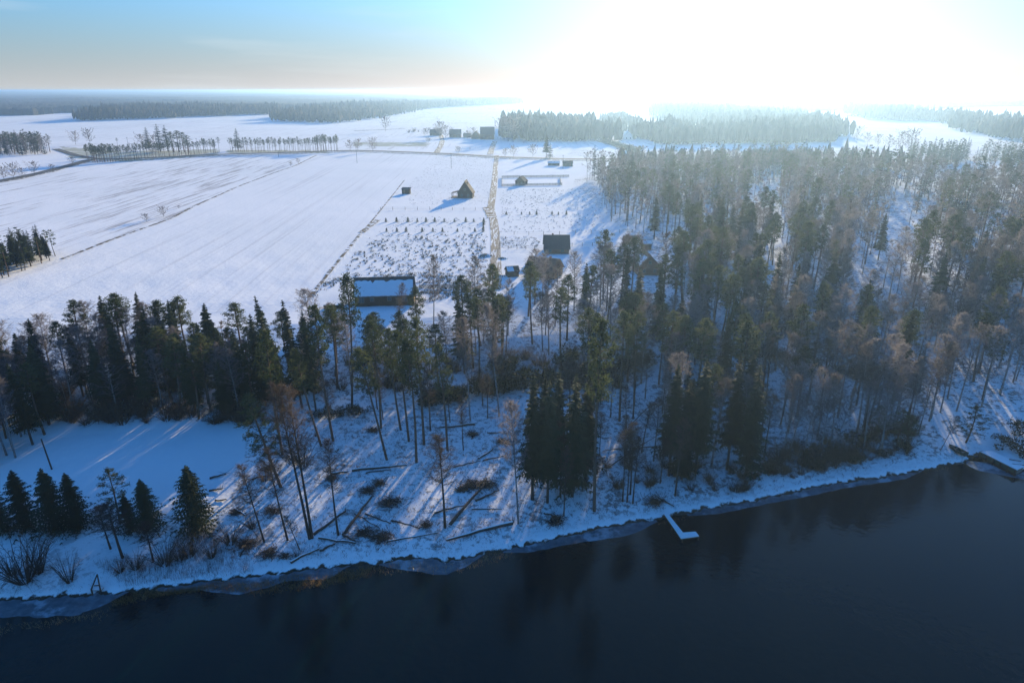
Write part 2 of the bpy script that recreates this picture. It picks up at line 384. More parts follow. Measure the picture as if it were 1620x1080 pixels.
# ------------------------------------------------------------------ roads, tracks, verges
def strip(name, pxs, wd, m, dz, step=4.0, cols=3, jit=0.0, world=None):
    P = [Vector(at(*p)) for p in pxs] if world is None else world
    pts = []
    for a, b in zip(P[:-1], P[1:]):
        n = max(1, int((b-a).length/step))
        pts += [a.lerp(b, k/n) for k in range(n)]
    pts.append(P[-1])
    for _ in range(6): pts = [pts[0]] + [(pts[i-1] + pts[i]*2 + pts[i+1])/4 for i in range(1, len(pts)-1)] + [pts[-1]]
    V = []
    for i, p in enumerate(pts):
        d = (pts[min(i+1, len(pts)-1)] - pts[max(i-1, 0)]); d.z = 0; d.normalize(); nrm = Vector((-d.y, d.x, 0))
        ww = wd*(1 + jit*(random.random()-.5)*2)
        for k in range(cols+1):
            q = p + nrm*ww*(k/cols - .5); V.append((q.x, q.y))
    V = np.array(V); Z = hgt(V[:, 0], V[:, 1]) + dz
    me = npmesh(name, np.column_stack([V, Z]), grid_tris(len(pts), cols+1), m)
    return tag(link(name, me), kind='structure')
road_px = [(-60,296),(0,287),(60,275),(110,262),(148,251),(185,252),(240,250),(330,245),(440,242),(530,239),(560,238),(620,240),(700,243),(800,249),(900,252),(1000,252)]
strip('road', road_px, 7.0, M['asphalt'], .22, 6, 3)
strip('road', [(148,251),(120,246),(100,240),(88,236)], 6.0, M['asphalt'], .24, 4)
strip('road_verge', [(p[0], p[1]+2.2) for p in road_px], 3.5, M['verge'], .16, 5, 2, .5)
trk = [(786,246),(784,262),(782,290),(778,318),(776,330),(781,350),(784,380),(784,410),(785,438),(782,458)]
strip('dirt_track', trk, 3.3, M['mud'], .08, 2, 5, .03)
strip('dirt_track', [(780,444),(760,456),(735,462),(700,462),(660,462)], 2.4, M['mud'], .07, 2, 2, .3)
strip('dirt_track', [(690,243),(697,232),(700,222),(697,214)], 5, M['mud'], .2, 5)
strip('dirt_track', [(775,245),(778,235),(783,224)], 5, M['verge'], .2, 5)
def verge(pts, wd, dz=.1): return strip('field_edge', pts, wd, M['verge'], dz, 2, 2, .2)
verge([(500,246),(468,262),(430,275),(380,294),(330,316),(300,330),(270,346),(180,378),(98,410)], 1.3)
verge([(640,285),(622,308),(590,348),(572,368)], .6)
verge([(598,348),(572,368)], 2.2, .13)
verge([(572,368),(530,420),(490,470),(478,486)], 1.0)
verge([(768,328),(777,345)], 3.0, .1)
verge([(948,223),(975,231),(1010,244)], 8, .25)
verge([(560,207),(600,206),(640,204)], 8, .3)

# ------------------------------------------------------------------ tree meshes (20 m reference height)
def tri(P, a, b, c): P.append(a); P.append(b); P.append(c)
def asT(P):
    V = np.array([tuple(p) for p in P], np.float32); return V, np.arange(len(V)).reshape(-1, 3)
def mb_tri(mb):
    F = []
    for f in mb.f:
        for i in range(1, len(f)-1): F.append((f[0], f[i], f[i+1]))
    return np.array(mb.v, np.float32), np.array(F, int)
def rv(r): return Vector((r.uniform(-1,1), r.uniform(-1,1), r.uniform(-1,1)))
def spruce_geo(seed, lod=0, R0=2.5, z0=.12, H_=20.0):
    r = random.Random(seed); P = []; mb = MB()
    mb.tube([(0,0,-.4),(0,0,H_*.5),(0,0,H_*.985)], [.24,.15,.02], 7 if lod == 0 else 4)
    nw = {0: 46, 1: 26, 2: 13}[lod]
    for i in range(nw):
        t = i/(nw-1); z = H_*(z0 + (.985-z0)*t); rad = R0*((1-t)**.82)*r.uniform(.66,1.22) + .18
        nb = {0: 8, 1: 6, 2: 4}[lod]; a0 = r.uniform(0, 6.28)
        for k in range(nb):
            if r.random() < .16 + .18*(1-t)*(z0 > .1): continue
            a = a0 + 6.283*k/nb + r.uniform(-.3,.3); L = rad*r.uniform(.55,1.22)
            d = Vector((math.cos(a), math.sin(a), 0)); s_ = Vector((-d.y, d.x, 0))
            up = .28*t + .02; zz = z + r.uniform(-.2,.2)
            f = lambda s: d*(L*s) + Vector((0,0, zz + L*(up*s - (.42)*s*s + .12*s**3)))
            if lod == 2:
                w_ = L*.5; tip = f(1); tri(P, f(.0) + Vector((0,0,.4)), tip - s_*w_*.3, tip + s_*w_ - Vector((0,0,.35))); tri(P, f(.1), f(.7) - s_*w_ - Vector((0,0,.5)), tip)
                continue
            ns = 6 if lod == 0 else 3
            for j in range(ns):
                s0 = (j+.3)/ns; p = f(s0); wl = (.34 + .25*(1-s0))*min(L, 1.9)*(1 if lod == 0 else 1.25)*r.uniform(.75,1.2); ww = .15 if lod == 0 else .3
                for sg in (-1, 1):
                    q = p + d*(wl*.55) + s_*(sg*wl) + Vector((0,0,-wl*r.uniform(.25,.7)))
                    tri(P, p - d*ww, p + d*ww, q)
                if lod == 0:
                    q = p + Vector((r.uniform(-.1,.1), r.uniform(-.1,.1), -wl*r.uniform(.5,.9))); tri(P, p - d*ww*1.3, p + d*ww*1.3, q)
            tri(P, f(.72) - s_*.16, f(.72) + s_*.16, f(1.08) + Vector((0,0,.05)))
    tri(P, (-.12,0,H_*.955), (.12,0,H_*.955), (0,0,H_*1.0)); tri(P, (0,-.12,H_*.955), (0,.12,H_*.955), (0,0,H_*1.0))
    return mb_tri(mb), asT(P)
def pine_geo(seed, lod=0, c0=.56, R0=2.4, H_=20.0, dead=True):
    r = random.Random(seed); P = []; mb = MB()
    bx, by = r.uniform(-.5,.5), r.uniform(-.5,.5)
    ax = lambda z: Vector((bx*math.sin(z/H_*3.0), by*math.sin(z/H_*2.4), z))
    mb.tube([ax(-.4), ax(H_*.3), ax(H_*.6), ax(H_*.85), ax(H_*.98)], [.26,.2,.15,.09,.03], 7 if lod == 0 else 4)
    nl = {0: 34, 1: 20, 2: 9}[lod]
    def clump(c, rad, n, s):
        for _ in range(n):
            q = c + Vector((r.gauss(0,.5)*rad, r.gauss(0,.5)*rad, r.gauss(0,.36)*rad)); e = rv(r); e.z = e.z*.6 + .3; e.normalize(); g = rv(r).cross(e).normalized()
            tri(P, q - e*s, q + e*s*.2 + g*s*.42, q + e*s - g*s*.1)
    for i in range(nl):
        t = (i + .5)/nl; z = H_*(c0 + (.97-c0)*t)
        prof = math.sin(math.pi*min(1, .22 + .80*t))**.7
        L = R0*prof*r.uniform(.5,1.15) + .15; a = i*2.4 + r.uniform(-.5,.5)
        d = Vector((math.cos(a), math.sin(a), 0)); p0 = ax(z); p1 = p0 + d*L*.55 + Vector((0,0,L*.12)); p2 = p0 + d*L + Vector((0,0,L*r.uniform(.15,.5)))
        if lod < 2: mb.tube([p0, p1, p2], [.06,.04,.015], 3, False)
        if lod == 0:
            clump(p2, .62, 26, .3); clump(p1 + (p2-p1)*.4 + rv(r)*.35, .6, 22, .3)
            if L > 1.4: clump(p1 + rv(r)*.4, .5, 13, .28)
        elif lod == 1: clump(p2, .75, 15, .45); clump(p1, .6, 7, .42)
        else: clump(p2*.7 + p1*.3, .95, 13, .8)
    clump(ax(H_*.97), .5, {0: 30, 1: 16, 2: 8}[lod], {0: .28, 1: .4, 2: .6}[lod])
    if dead and lod < 2:
        for i in range(14):
            z = H_*r.uniform(.22, c0); a = r.uniform(0, 6.28); L = r.uniform(.4,1.5); d = Vector((math.cos(a), math.sin(a), -.15))
            mb.tube([ax(z), ax(z) + d*L], [.03,.012], 3, False)
    return mb_tri(mb), asT(P)
def birch_geo(seed, lod=0, R0=2.3, c0=.36, H_=20.0, wide=1.0, twin=False, tw=1.0):
    r = random.Random(seed); P = []; mb = MB(); lx, ly = r.uniform(-.9,.9), r.uniform(-.9,.9)
    axs = [lambda z: Vector((lx*(max(0,z)/H_)**1.6, ly*(max(0,z)/H_)**1.6, z))]
    if twin: axs.append(lambda z: Vector((.5 + 1.8*(z/H_), .15 + .6*z/H_, z)))
    for ax in axs:
        mb.tube([ax(-.4), ax(H_*.25), ax(H_*.5), ax(H_*.75), ax(H_*.97)], [.2,.15,.11,.06,.015], 6 if lod == 0 else 4)
        nl = {0: 34, 1: 20, 2: 9}[lod]
        def ribbon(a, b, wd):
            d = (b - a); s_ = d.cross(rv(r)); s_ = s_.normalized()*wd; tri(P, a - s_, a + s_, b)
        for i in range(nl):
            t = (i+.5)/nl; z = H_*(c0 + (.96-c0)*t)
            prof = math.sin(math.pi*min(1, .25 + .78*t))**.8
            L = wide*R0*prof*r.uniform(.6,1.15) + .3; a = i*2.4 + r.uniform(-.6,.6); el = r.uniform(.5,1.1)
            d = Vector((math.cos(a), math.sin(a), el*.9)); p0 = ax(z); p1 = p0 + d*L*.55; p2 = p0 + Vector((d.x, d.y, el*1.25))*L*.98
            if lod < 2: mb.tube([p0, p1, p2], [.05,.03,.012], 3, False)
            else: ribbon(p0, p2, .09)
            nsub = {0: 10, 1: 7, 2: 4}[lod]
            for j in range(nsub):
                s = (j+1)/nsub; q = p0.lerp(p1, s*2) if s < .5 else p1.lerp(p2, s*2-1)
                e = (d*.5 + rv(r)*.75 + Vector((0,0,.25))).normalized(); l2 = r.uniform(.5,1.15)*(.5 + .35*L); q2 = q + e*l2
                if lod == 0: ribbon(q, q2, .018)
                nt_ = {0: 12, 1: 7, 2: 5}[lod]
                for k in range(nt_):
                    g = (e*.6 + rv(r)*.8).normalized(); g.z -= .12; qq = q.lerp(q2, (k+.5)/nt_)
                    ribbon(qq, qq + g*r.uniform(.35,.8)*(1, 1.25, 1.9)[lod], (.024, .06, .15)[lod]*tw)
    return mb_tri(mb), asT(P)
def bush_geo(seed, H_=3.0, n=26, spread=.8, lw=.012, sub=9):
    r = random.Random(seed); P = []; mb = MB()
    for i in range(n):
        a = r.uniform(0, 6.28); sp = r.uniform(.1, spread); L = H_*r.uniform(.6,1.0); b0 = Vector((math.cos(a)*.2, math.sin(a)*.2, -.15))
        p1 = b0 + Vector((math.cos(a)*sp*L*.45, math.sin(a)*sp*L*.45, L*.55)); p2 = p1 + Vector((math.cos(a)*sp*L*.5, math.sin(a)*sp*L*.5, L*.42)) + rv(r)*.2
        mb.tube([b0, p1, p2], [.035,.02,.008], 3, False)
        for j in range(sub):
            q = b0.lerp(p1, (j+2)/sub) if j < sub*.4 else p1.lerp(p2, (j-sub*.4)/(sub*.6)); e = (rv(r) + Vector((math.cos(a)*.4, math.sin(a)*.4, .6))).normalized()*r.uniform(.3,.8)*H_*.3
            s_ = e.cross(rv(r)).normalized()*lw; tri(P, q - s_, q + s_, q + e)
            for _ in range(2):
                qq = q + e*r.uniform(.3,.9); e2 = (e.normalized() + rv(r)*.8)*.12*H_; tri(P, qq - s_*.8, qq + s_*.8, qq + e2)
    return mb_tri(mb), asT(P)
def juniper_geo(seed, H_=3.0, W=1.6, n=750, s=.24):
    r = random.Random(seed); P = []; mb = MB(); mb.tube([(0,0,-.2),(0,0,H_*.7)], [.09,.03], 4)
    cl = [(Vector((r.gauss(0,.45)*W, r.gauss(0,.45)*W, r.uniform(.1,.75)*H_)), r.uniform(.35,.6)*W) for _ in range(10)]
    for _ in range(n):
        c, rr_ = r.choice(cl); v = rv(r).normalized()*rr_*r.uniform(.5,1); v.z *= .8; q = c + v; q.z = max(.05, q.z)
        e = (v.normalized() + rv(r)*.7 + Vector((0,0,.5))).normalized()*s*r.uniform(.7,1.5); g = e.cross(rv(r)).normalized()*s*.35; tri(P, q - g, q + g, q + e)
    return mb_tri(mb), asT(P)
KIND = {}
def reg(key, kind, crownmat, barkmat, geos, names=('trunk', 'crown')):
    KIND[key] = []
    for i, (wd, fo) in enumerate(geos):
        KIND[key].append((npmesh(kind + '_' + names[0], *wd, M[barkmat]), npmesh(kind + '_' + names[1], *fo, M[crownmat])))
reg('spruce', 'spruce', 'spruce', 'bark_spruce', [spruce_geo(i, 0, random.uniform(2.1,3.0), random.uniform(.08,.34)) for i in range(9)])
reg('spruce_full', 'spruce', 'spruce', 'bark_spruce', [spruce_geo(40+i, 0, 6.0, .015) for i in range(3)])
reg('spruce_mid', 'spruce', 'spruce', 'bark_spruce', [spruce_geo(60+i, 1, random.uniform(2.2,3.2), random.uniform(.08,.25)) for i in range(5)])
reg('pine', 'pine', 'pine', 'bark_pine', [pine_geo(i, 0, random.uniform(.5,.66), random.uniform(1.9,2.6)) for i in range(6)])
reg('pine_low', 'pine', 'pine', 'bark_pine', [pine_geo(30+i, 0, random.uniform(.2,.34), 3.0, 20, False) for i in range(3)])
reg('pine_mid', 'pine', 'pine', 'bark_pine', [pine_geo(50+i, 1, random.uniform(.35,.6), random.uniform(2.0,3.0)) for i in range(5)])
reg('birch', 'birch', 'birch', 'bark_birch', [birch_geo(i, 0, random.uniform(2.0,2.8), random.uniform(.3,.48)) for i in range(6)])
reg('birch_slim', 'birch', 'twig', 'log', [birch_geo(20+i, 0, 1.7, .45, 20, 1, False, .62) for i in range(3)])
reg('alder', 'alder', 'twig', 'log', [birch_geo(26+i, 0, 1.7, .42) for i in range(2)])
reg('birch_wide', 'bare_tree', 'birch', 'bark_spruce', [birch_geo(70+i, 1, 3.4, .12, 20, 2.2, False, 5.0) for i in range(3)])
reg('birch_mid', 'birch', 'birch', 'bark_birch', [birch_geo(50+i, 1, random.uniform(2.2,3.0), random.uniform(.28,.42)) for i in range(5)])
reg('bush', 'bush', 'twig', 'log', [bush_geo(i) for i in range(4)], ('stems', 'twigs'))
reg('rust_bush', 'bush', 'rust', 'log', [bush_geo(10+i, 3, 26, .9, .03, 11) for i in range(2)], ('stems', 'twigs'))
reg('juniper', 'juniper', 'juniper', 'log', [juniper_geo(i) for i in range(4)], ('stem', 'foliage'))
LODS = {'spruce': [(spruce_geo(90+i, 2, 3.0, .08)) for i in range(3)], 'pine': [(pine_geo(90+i, 2, .4, 2.6)) for i in range(3)], 'birch': [(birch_geo(90+i, 2, 2.7, .3)) for i in range(3)]}
PARTN = {'bush': ('stems', 'twigs'), 'rust_bush': ('stems', 'twigs'), 'juniper': ('stem', 'foliage')}
REF = {'bush': 3.0, 'rust_bush': 3.0, 'juniper': 3.0}
def plant(key, base, h, name, label, cat, group=None, rz=None, wscale=1.0, lean=(0, 0), var=None):
    tm, cm = KIND[key][var if var is not None else random.randrange(len(KIND[key]))]
    s = h/REF.get(key, 20.0); e = link(name, None); e.location = base
    e.rotation_euler = (lean[0], lean[1], random.uniform(0, 6.28) if rz is None else rz)
    e.scale = (s*wscale, s*wscale, s); tag(e, label, cat, group)
    pn = PARTN.get(key, ('trunk', 'crown'))
    for n_, d_ in zip(pn, (tm, cm)):
        c = bpy.data.objects.new(n_, d_); C.objects.link(c); c.parent = e
    return e
CATS = {'slim': 'tree', 'spruce': 'spruce', 'pine': 'pine', 'birch': 'birch', 'birch_wide': 'bare tree', 'bush': 'bush', 'juniper': 'juniper', 'alder': 'alder'}
NAMES = {'slim': 'bare_tree', 'spruce': 'spruce_tree', 'pine': 'pine_tree', 'birch': 'birch_tree', 'alder': 'bare_tree', 'birch_wide': 'bare_tree'}
def kind_of(key):
    for k in ('spruce', 'pine', 'birch_wide', 'birch', 'alder'):
        if key.startswith(k): return k
    return key
placed = []   # base points of hand-placed trees
def ht(key, bx, by, ty, label, ws=1.0, tx=None, var=None, group=None):
    """hand-placed tree: base pixel, pixel row of the top"""
    p = at(bx, by); h = height_to(p, ty); lean = (0, 0)
    if tx is not None:
        x0, _ = project(p.x, p.y, p.z + h); f = (p.y*CP + (H-p.z-h)*SP); lean = (0, math.atan(((tx - x0)*f/FPX)/h))
    k = kind_of(key); placed.append((p.x, p.y))
    s = 20/h if h else 1
    return plant(key, p, h, NAMES[k], label, CATS[k].replace('bare tree', 'tree'), group, None, ws*min(1.6, max(.8, s**.35)) if h < 20 else ws, lean if tx is not None else (0,0), var) if tx is None else plant(key, p, h, NAMES[k], label, CATS[k], group, 0.0, ws*min(1.6, max(.8, s**.35)), lean, var)

# hand-placed trees of the foreground
ht('spruce_full', 6, 840, 765, 'small dark spruce cut by the left edge of the photo, first of the shore row', .8)
ht('spruce_full', 43, 836, 743, 'broad dark spruce second from the left edge in the row above the shore', .95)
ht('spruce_full', 90, 838, 740, 'pointed dark spruce below the lone leaning pole', .95)
ht('spruce_full', 124, 836, 747, 'narrower dark spruce between the pointed spruce and the open-crowned pine', .9)
ht('pine_low', 190, 828, 740, 'open-crowned small pine standing in the row of shore spruces', 1.0)
ht('spruce_full', 207, 838, 782, 'shortest dark spruce tucked beside the shaggy spruce', .85)
ht('spruce_full', 237, 835, 757, 'shaggy spruce with spreading tiers right of the open-crowned pine', .95)
ht('spruce_full', 312, 838, 735, 'lone full conical spruce standing at the lower corner of the snow meadow', 1.0)
ht('alder', 175, 868, 800, 'thin dark leafless tree left of the forked shore tree', 1.5, 150)
ht('alder', 194, 882, 796, 'thick forked leafless tree leaning left above the frozen shore', 1.8, 162)
ht('alder', 243, 888, 826, 'crooked leafless tree at the shore below the shaggy spruce', 1.6, 225)
ht('birch_slim', 418, 857, 731, 'leafless slim tree leaning left, first trunk right of the conical spruce', 1.0, 382)
ht('birch_slim', 455, 854, 702, 'leafless leaning trunk just left of the twin trunks', 1.0, 414)
ht('pine_low', 444, 770, 618, 'leaning pine with ragged crown hanging over the corner of the snow meadow', 1.15, 388)
ht('birch_slim', 490, 852, 600, 'left one of two tall bare trunks rising from one foot', 1.0, 440)
ht('birch_slim', 494, 851, 603, 'right one of two tall bare trunks rising from one foot', 1.0, 458)
ht('birch_slim', 535, 846, 692, 'slim leafless tree standing over the crossed logs', 1.0, 510)
ht('birch_slim', 474, 869, 813, 'thin bare sapling between the logs by the shore', 1.0, 452)
ht('pine', 447, 719, 520, 'tall pine trunk rising straight behind the leaning pine', .9, 418)
ht('pine', 508, 705, 548, 'slim pine left of the dark juniper patch on the slope', .9, 464)
ht('pine', 527, 697, 477, 'very tall narrow pine overtopping the belt beside the cabin yard', .8, 497)
ht('spruce', 450, 650, 466, 'tall spruce with drooping tiers, highest tip left of the cabin', .9, 402)
ht('spruce', 478, 645, 473, 'tall spruce second left of the narrow pine', .9, 446)
ht('spruce', 500, 650, 488, 'spruce directly left of the very tall narrow pine', .8, 477)
ht('pine', 557, 640, 432, 'tall pine touching the left end of the long dark cabin', .8, 546)
ht('pine', 603, 677, 507, 'pine with high crown below the cabin, left pair', .85, 583)
ht('pine', 612, 727, 545, 'pine leaning left over the long snow-capped log', .85, 562)
ht('pine', 634, 680, 515, 'pine behind the row of trunks below the cabin', .85, 614)
ht('pine', 647, 698, 520, 'slender pine in the middle of the snowy slope below the cabin', .85, 624)
ht('pine', 659, 731, 535, 'pine standing lowest on the slope with its foot in a snow hummock', .85, 640)
ht('pine', 671, 703, 498, 'straight pine with dense crown in front of the cabin yard', .85, 655)
ht('pine', 708, 712, 540, 'pine rising behind the small brown shore tree', .85, 690)
ht('birch_slim', 712, 668, 560, 'bare trunk just behind the log on the upper slope', .8, 700)
ht('birch_slim', 733, 712, 625, 'thin bare tree standing alone on the streaked snow', .9, 726)
ht('birch', 744, 665, 500, 'brownish leafless birch above the middle of the slope', .8, 736)
ht('birch', 790, 658, 478, 'leafless birch with thick foot beside the sun streaks', .9, 774)
ht('pine', 758, 603, 470, 'pine on the upper slope behind the brownish birch', .8, 752)
ht('spruce', 735, 590, 458, 'bushy spruce at the top of the slope left of the track end', 1.0, 722)
ht('birch_slim', 704, 834, 686, 'brown-crowned leafless tree standing alone just above the shore', 1.35, 700)
ht('birch', 686, 520, 400, 'tall bare birch right of the cabin in the sunlit yard', .9, 689)
ht('birch', 752, 505, 404, 'bushy bare birch beside the end of the muddy track', 1.1, 746)
ht('birch', 770, 500, 415, 'bare birch leaning toward the muddy track', .9, 776)
ht('birch_slim', 628, 535, 445, 'bare birch in front of the right half of the cabin', .9, 634)
for i, (bx, by, ty, lb) in enumerate([(842,790,588,'leftmost spruce of the black clump above the shore'), (866,795,600,'front middle spruce of the black clump above the shore'),
        (880,770,584,'tallest spruce of the black clump above the shore'), (905,785,590,'right front spruce of the black clump above the shore'),
        (925,765,600,'rightmost spruce of the black clump above the shore'), (860,765,592,'rear spruce hidden inside the black clump above the shore')]):
    ht('spruce', bx, by, ty, lb, random.uniform(.9, 1.15))
ht('birch', 820, 828, 630, 'pale forked leafless tree at the left foot of the black spruce clump', .9, 812)
ht('birch_slim', 892, 815, 705, 'low bare tree in front of the black spruce clump', .8)
ht('pine', 940, 808, 500, 'very tall thin pine with pale foot right of the black spruce clump', .75, 956)
ht('birch_slim', 985, 793, 675, 'left stem of the bare thicket left of the jetty')
ht('birch_slim', 992, 794, 680, 'middle stem of the bare thicket left of the jetty')
ht('birch_slim', 1001, 796, 690, 'right stem of the bare thicket left of the jetty')
ht('birch_slim', 1068, 784, 655, 'bare tree standing just above the jetty')
ht('pine', 980, 666, 490, 'pine with swollen foot right of the leaning dead pole', .85)
ht('pine', 925, 651, 485, 'slim pine at the lit snow patch', .8)
ht('pine', 940, 648, 492, 'pine behind the lit snow patch', .8)
ht('pine', 1003, 642, 492, 'pine in front of the snowy gap in the wood', .85)
ht('pine', 1042, 608, 478, 'dark-trunked pine at the head of the snowy gap', .85)
for bx, by, ty, lb in [(1058,752,574,'left spruce of the dark group above the jetty'), (1078,758,600,'front spruce of the dark group above the jetty'), (1100,748,566,'tallest spruce of the dark group above the jetty'),
        (1150,742,560,'spruce between the dark group and the tall reddish birches'), (1180,752,575,'broad spruce right of the dark group above the jetty')]:
    ht('spruce', bx, by, ty, lb, random.uniform(.9, 1.15))
for i, (bx, by, tx, ty, lb) in enumerate([(1237,724,1262,590,'leftmost leaning bare birch of the lakeside fan'), (1247,722,1275,620,'second leaning bare birch of the lakeside fan'),
        (1271,720,1302,580,'thickest leaning bare birch of the lakeside fan'), (1281,718,1292,640,'short bare birch behind the thickest one of the lakeside fan'),
        (1297,720,1322,590,'upright bare birch in the middle of the lakeside fan'), (1313,709,1330,590,'bare birch with red-brown crown right in the lakeside fan'),
        (1318,712,1356,612,'most steeply leaning bare birch of the lakeside fan'), (1438,690,1462,560,'large bare birch against the lit snow gap at right'),
        (1452,688,1486,565,'bare birch just right of the large one at the lit gap'), (1488,712,1520,655,'small bare tree leaning right beside the green boat'),
        (1365,716,1385,600,'bare birch standing between bushes above the far shore'), (1395,712,1410,590,'bare birch in the bushes left of the boats')]):
    ht('birch', bx, by, ty, lb, .8, tx)
for bx, by, ty, lb in [(1385,690,640,'low dark pine in the lakeside bushes'), (1418,700,648,'round dark pine left of the lit gap'), (1432,705,655,'dark pine just left of the green boat'), (1528,700,640,'slim dark conifer at the head of the snow ramp')]:
    ht('pine_low', bx, by, ty, lb, 1.3)
ht('birch', 846, 482, 392, 'broad bare birch hiding the brown-roofed house', 1.3)
ht('birch', 858, 476, 400, 'second bare birch in front of the brown-roofed house', 1.2)
ht('pine', 836, 500, 412, 'dense pine standing left of the brown-roofed house', 1.3)
ht('spruce', 925, 500, 415, 'pointed spruce between the two bright yards', 1.0)
ht('birch', 908, 492, 396, 'bare birch at the edge of the bright yard', 1.0)
# far single trees
def far1(key, bx, by, ty, lb, ws=1.0): ht(key, bx, by, ty, lb, ws)
far1('spruce', 864, 250, 208, 'tall dark spruce standing alone by the road above the huts', 1.3)
far1('spruce_mid', 870, 250, 226, 'short bushy conifer at the foot of the tall roadside spruce', 2.0)
for bx, by, ty, lb in [(799,248,235,'left small bare tree of the roadside pair'), (812,248,231,'right small bare tree of the roadside pair'), (843,248,228,'bare tree left of the tall roadside spruce'), (725,243,232,'low bare tree on the verge below the farm'),
        (232,351,338,'left bush-like bare tree on the field boundary'), (259,343,327,'right bare tree on the field boundary'), (610,208,184,'oval bare tree standing alone on the far field'),
        (120,229,208,'left round bare tree beyond the road bend'), (143,229,204,'right round bare tree beyond the road bend'),
        (7,285,264,'leftmost bare tree along the left road'), (22,284,258,'tallest bare tree along the left road'), (35,280,266,'thin bare tree along the left road'), (55,276,256,'round bare tree along the left road'), (84,272,260,'spreading dark tree by the bend of the left road'), (115,260,248,'small bare tree inside the road bend'),
        (460,263,256,'tiny bare tree on the upper end of the field boundary'), (472,259,251,'uppermost tiny bare tree of the field boundary'), (283,330,325,'low bush-like tree right of the boundary pair'),
        (1355,226,200,'large round bare tree at the edge of the right hill field'), (1372,229,210,'bare tree right of the large round one on the hill field edge'), (1388,232,212,'slim bare tree on the hill field edge'), (1406,238,214,'forked bare tree on the hill field edge'), (1422,242,208,'bare tree before the dark copse'), (1438,246,205,'arched bare tree behind the dark copse'),
        (554,238,222,'left thin bare tree of the roadside trio'), (566,238,220,'middle thin bare tree of the roadside trio'), (590,240,218,'right thin bare tree of the roadside trio')]:
    far1('birch_wide' if by < 300 or by > 320 else 'birch_wide', bx, by, ty, lb)
far1('pine_mid', 186, 230, 218, 'small round dark tree beyond the road')
far1('pine_mid', 205, 234, 226, 'tiny dark tree by the far power pole', 1.5)
for bx, by, ty, lb in [(236,238,201,'left tall spruce over the roadside row'), (254,240,196,'middle tall spruce over the roadside row'), (266,240,198,'right tall spruce over the roadside row'), (377,238,203,'single spruce rising above the second roadside row')]:
    far1('spruce_mid', bx, by, ty, lb, 2.0)
for bx, by, ty, lb in [(275,241,208,'left pine of the dark clump over the roadside row'), (284,241,206,'second pine of the dark clump over the roadside row'), (292,241,209,'third pine of the dark clump over the roadside row'), (299,242,214,'right pine of the dark clump over the roadside row')]:
    far1('pine_mid', bx, by, ty, lb, 2.1)
far1('birch_wide', 226, 238, 212, 'pale bare tree left of the tall roadside spruces')
far1('birch_wide', 244, 238, 214, 'pale bare tree between the tall roadside spruces', .7)
# farmyard trees
for bx, by, ty, lb in [(697,218,192,'large tree behind the farm sheds'),(705,219,198,'second large tree beside the farm sheds'),(672,215,203,'low tree at the left end of the farm'),(795,222,186,'tall bare tree at the left end of the middle wood'),(804,224,184,'bare tree leaning on the left side of the middle wood'),(812,225,192,'bare tree at the near corner of the middle wood'),
                       (748,218,202,'round tree between the farmhouses'),(740,217,207,'small tree between the farmhouses'),(678,226,218,'low bushy tree on the slope below the farm')]:
    far1('birch_wide', bx, by, ty, lb, 1.2)

# ------------------------------------------------------------------ scattered woodland
WOODS = []  # (kind, x, y, h)
BOX = lambda x0,y0,x1,y1: [(x0,y0),(x1,y0),(x1,y1),(x0,y1)]
windows = [(g, .88) for g in glade_pxs] + [(BOX(561,440,654,484), .985), (BOX(859,375,903,402), .97), (BOX(882,420,894,441), .9), (BOX(1008,402,1042,432), .8), (BOX(1014,378,1030,393), .85), (BOX(912,620,925,650), .7),
          (BOX(1205,620,1222,690), .8), (BOX(905,445,945,500), .6), (BOX(660,490,720,512), .7), (BOX(1350,398,1440,440), .4), ([(1430,650),(1445,640),(1470,600),(1460,580),(1430,610)], .7)]
def blocked(x, y, z, h):
    for g, pr in windows:
        xs = []; 
        for f in (.05, .3, .5, .7, .85, .97):
            q = project(x, y, z + h*f); xs.append(q)
        X = np.array([q[0] for q in xs]); Y = np.array([q[1] for q in xs])
        if inpoly(X, Y, g).sum() >= (2 if pr == .88 else 1) and random.random() < pr: return True
    return False
def scatter(poly_px, sp, mixf, hr, win=True, mindist=1.6):
    W = wpoly(poly_px); xs = [p[0] for p in W]; ys = [p[1] for p in W]
    gx = np.arange(min(xs), max(xs), sp); gy = np.arange(min(ys), max(ys), sp)
    X, Y = np.meshgrid(gx, gy); X = X + rng.uniform(-.48,.48,X.shape)*sp; Y = Y + rng.uniform(-.48,.48,Y.shape)*sp
    k = inpoly(X, Y, W); X = X[k]; Y = Y[k]; Z = hgt(X, Y); n = 0
    PL = np.array(placed)
    for x, y, z in zip(X, Y, Z):
        px, py = project(x, y, z)
        if px < -160 or px > 1780: continue
        if len(PL) and (np.hypot(PL[:, 0]-x, PL[:, 1]-y) < mindist).any(): continue
        mx = mixf(px, py); r_ = random.random(); kd = mx[-1][0]
        for kk, pr in mx:
            if r_ < pr: kd = kk; break
            r_ -= pr
        h = random.uniform(*hr)*(.92 if kd == 'birch' else 1)
        if win and blocked(x, y, z, h): continue
        WOODS.append((kd, x, y, z, h)); n += 1
    return n
print('belt', scatter([(-90,770),(20,735),(70,692),(100,650),(200,662),(300,668),(400,664),(430,640),(455,610),(430,585),(300,575),(150,580),(60,600),(-90,600)], 2.9,
        lambda px, py: [('birch', .5), ('spruce', .3), ('pine', .2)] if px < 190 else [('spruce', .46), ('pine', .27), ('birch', .27)], (10.5, 16.5)))
print('belt2', scatter([(430,640),(500,640),(560,630),(560,560),(470,560)], 5.0, lambda px, py: [('birch', .5), ('pine', .3), ('spruce', .2)], (12, 17)))
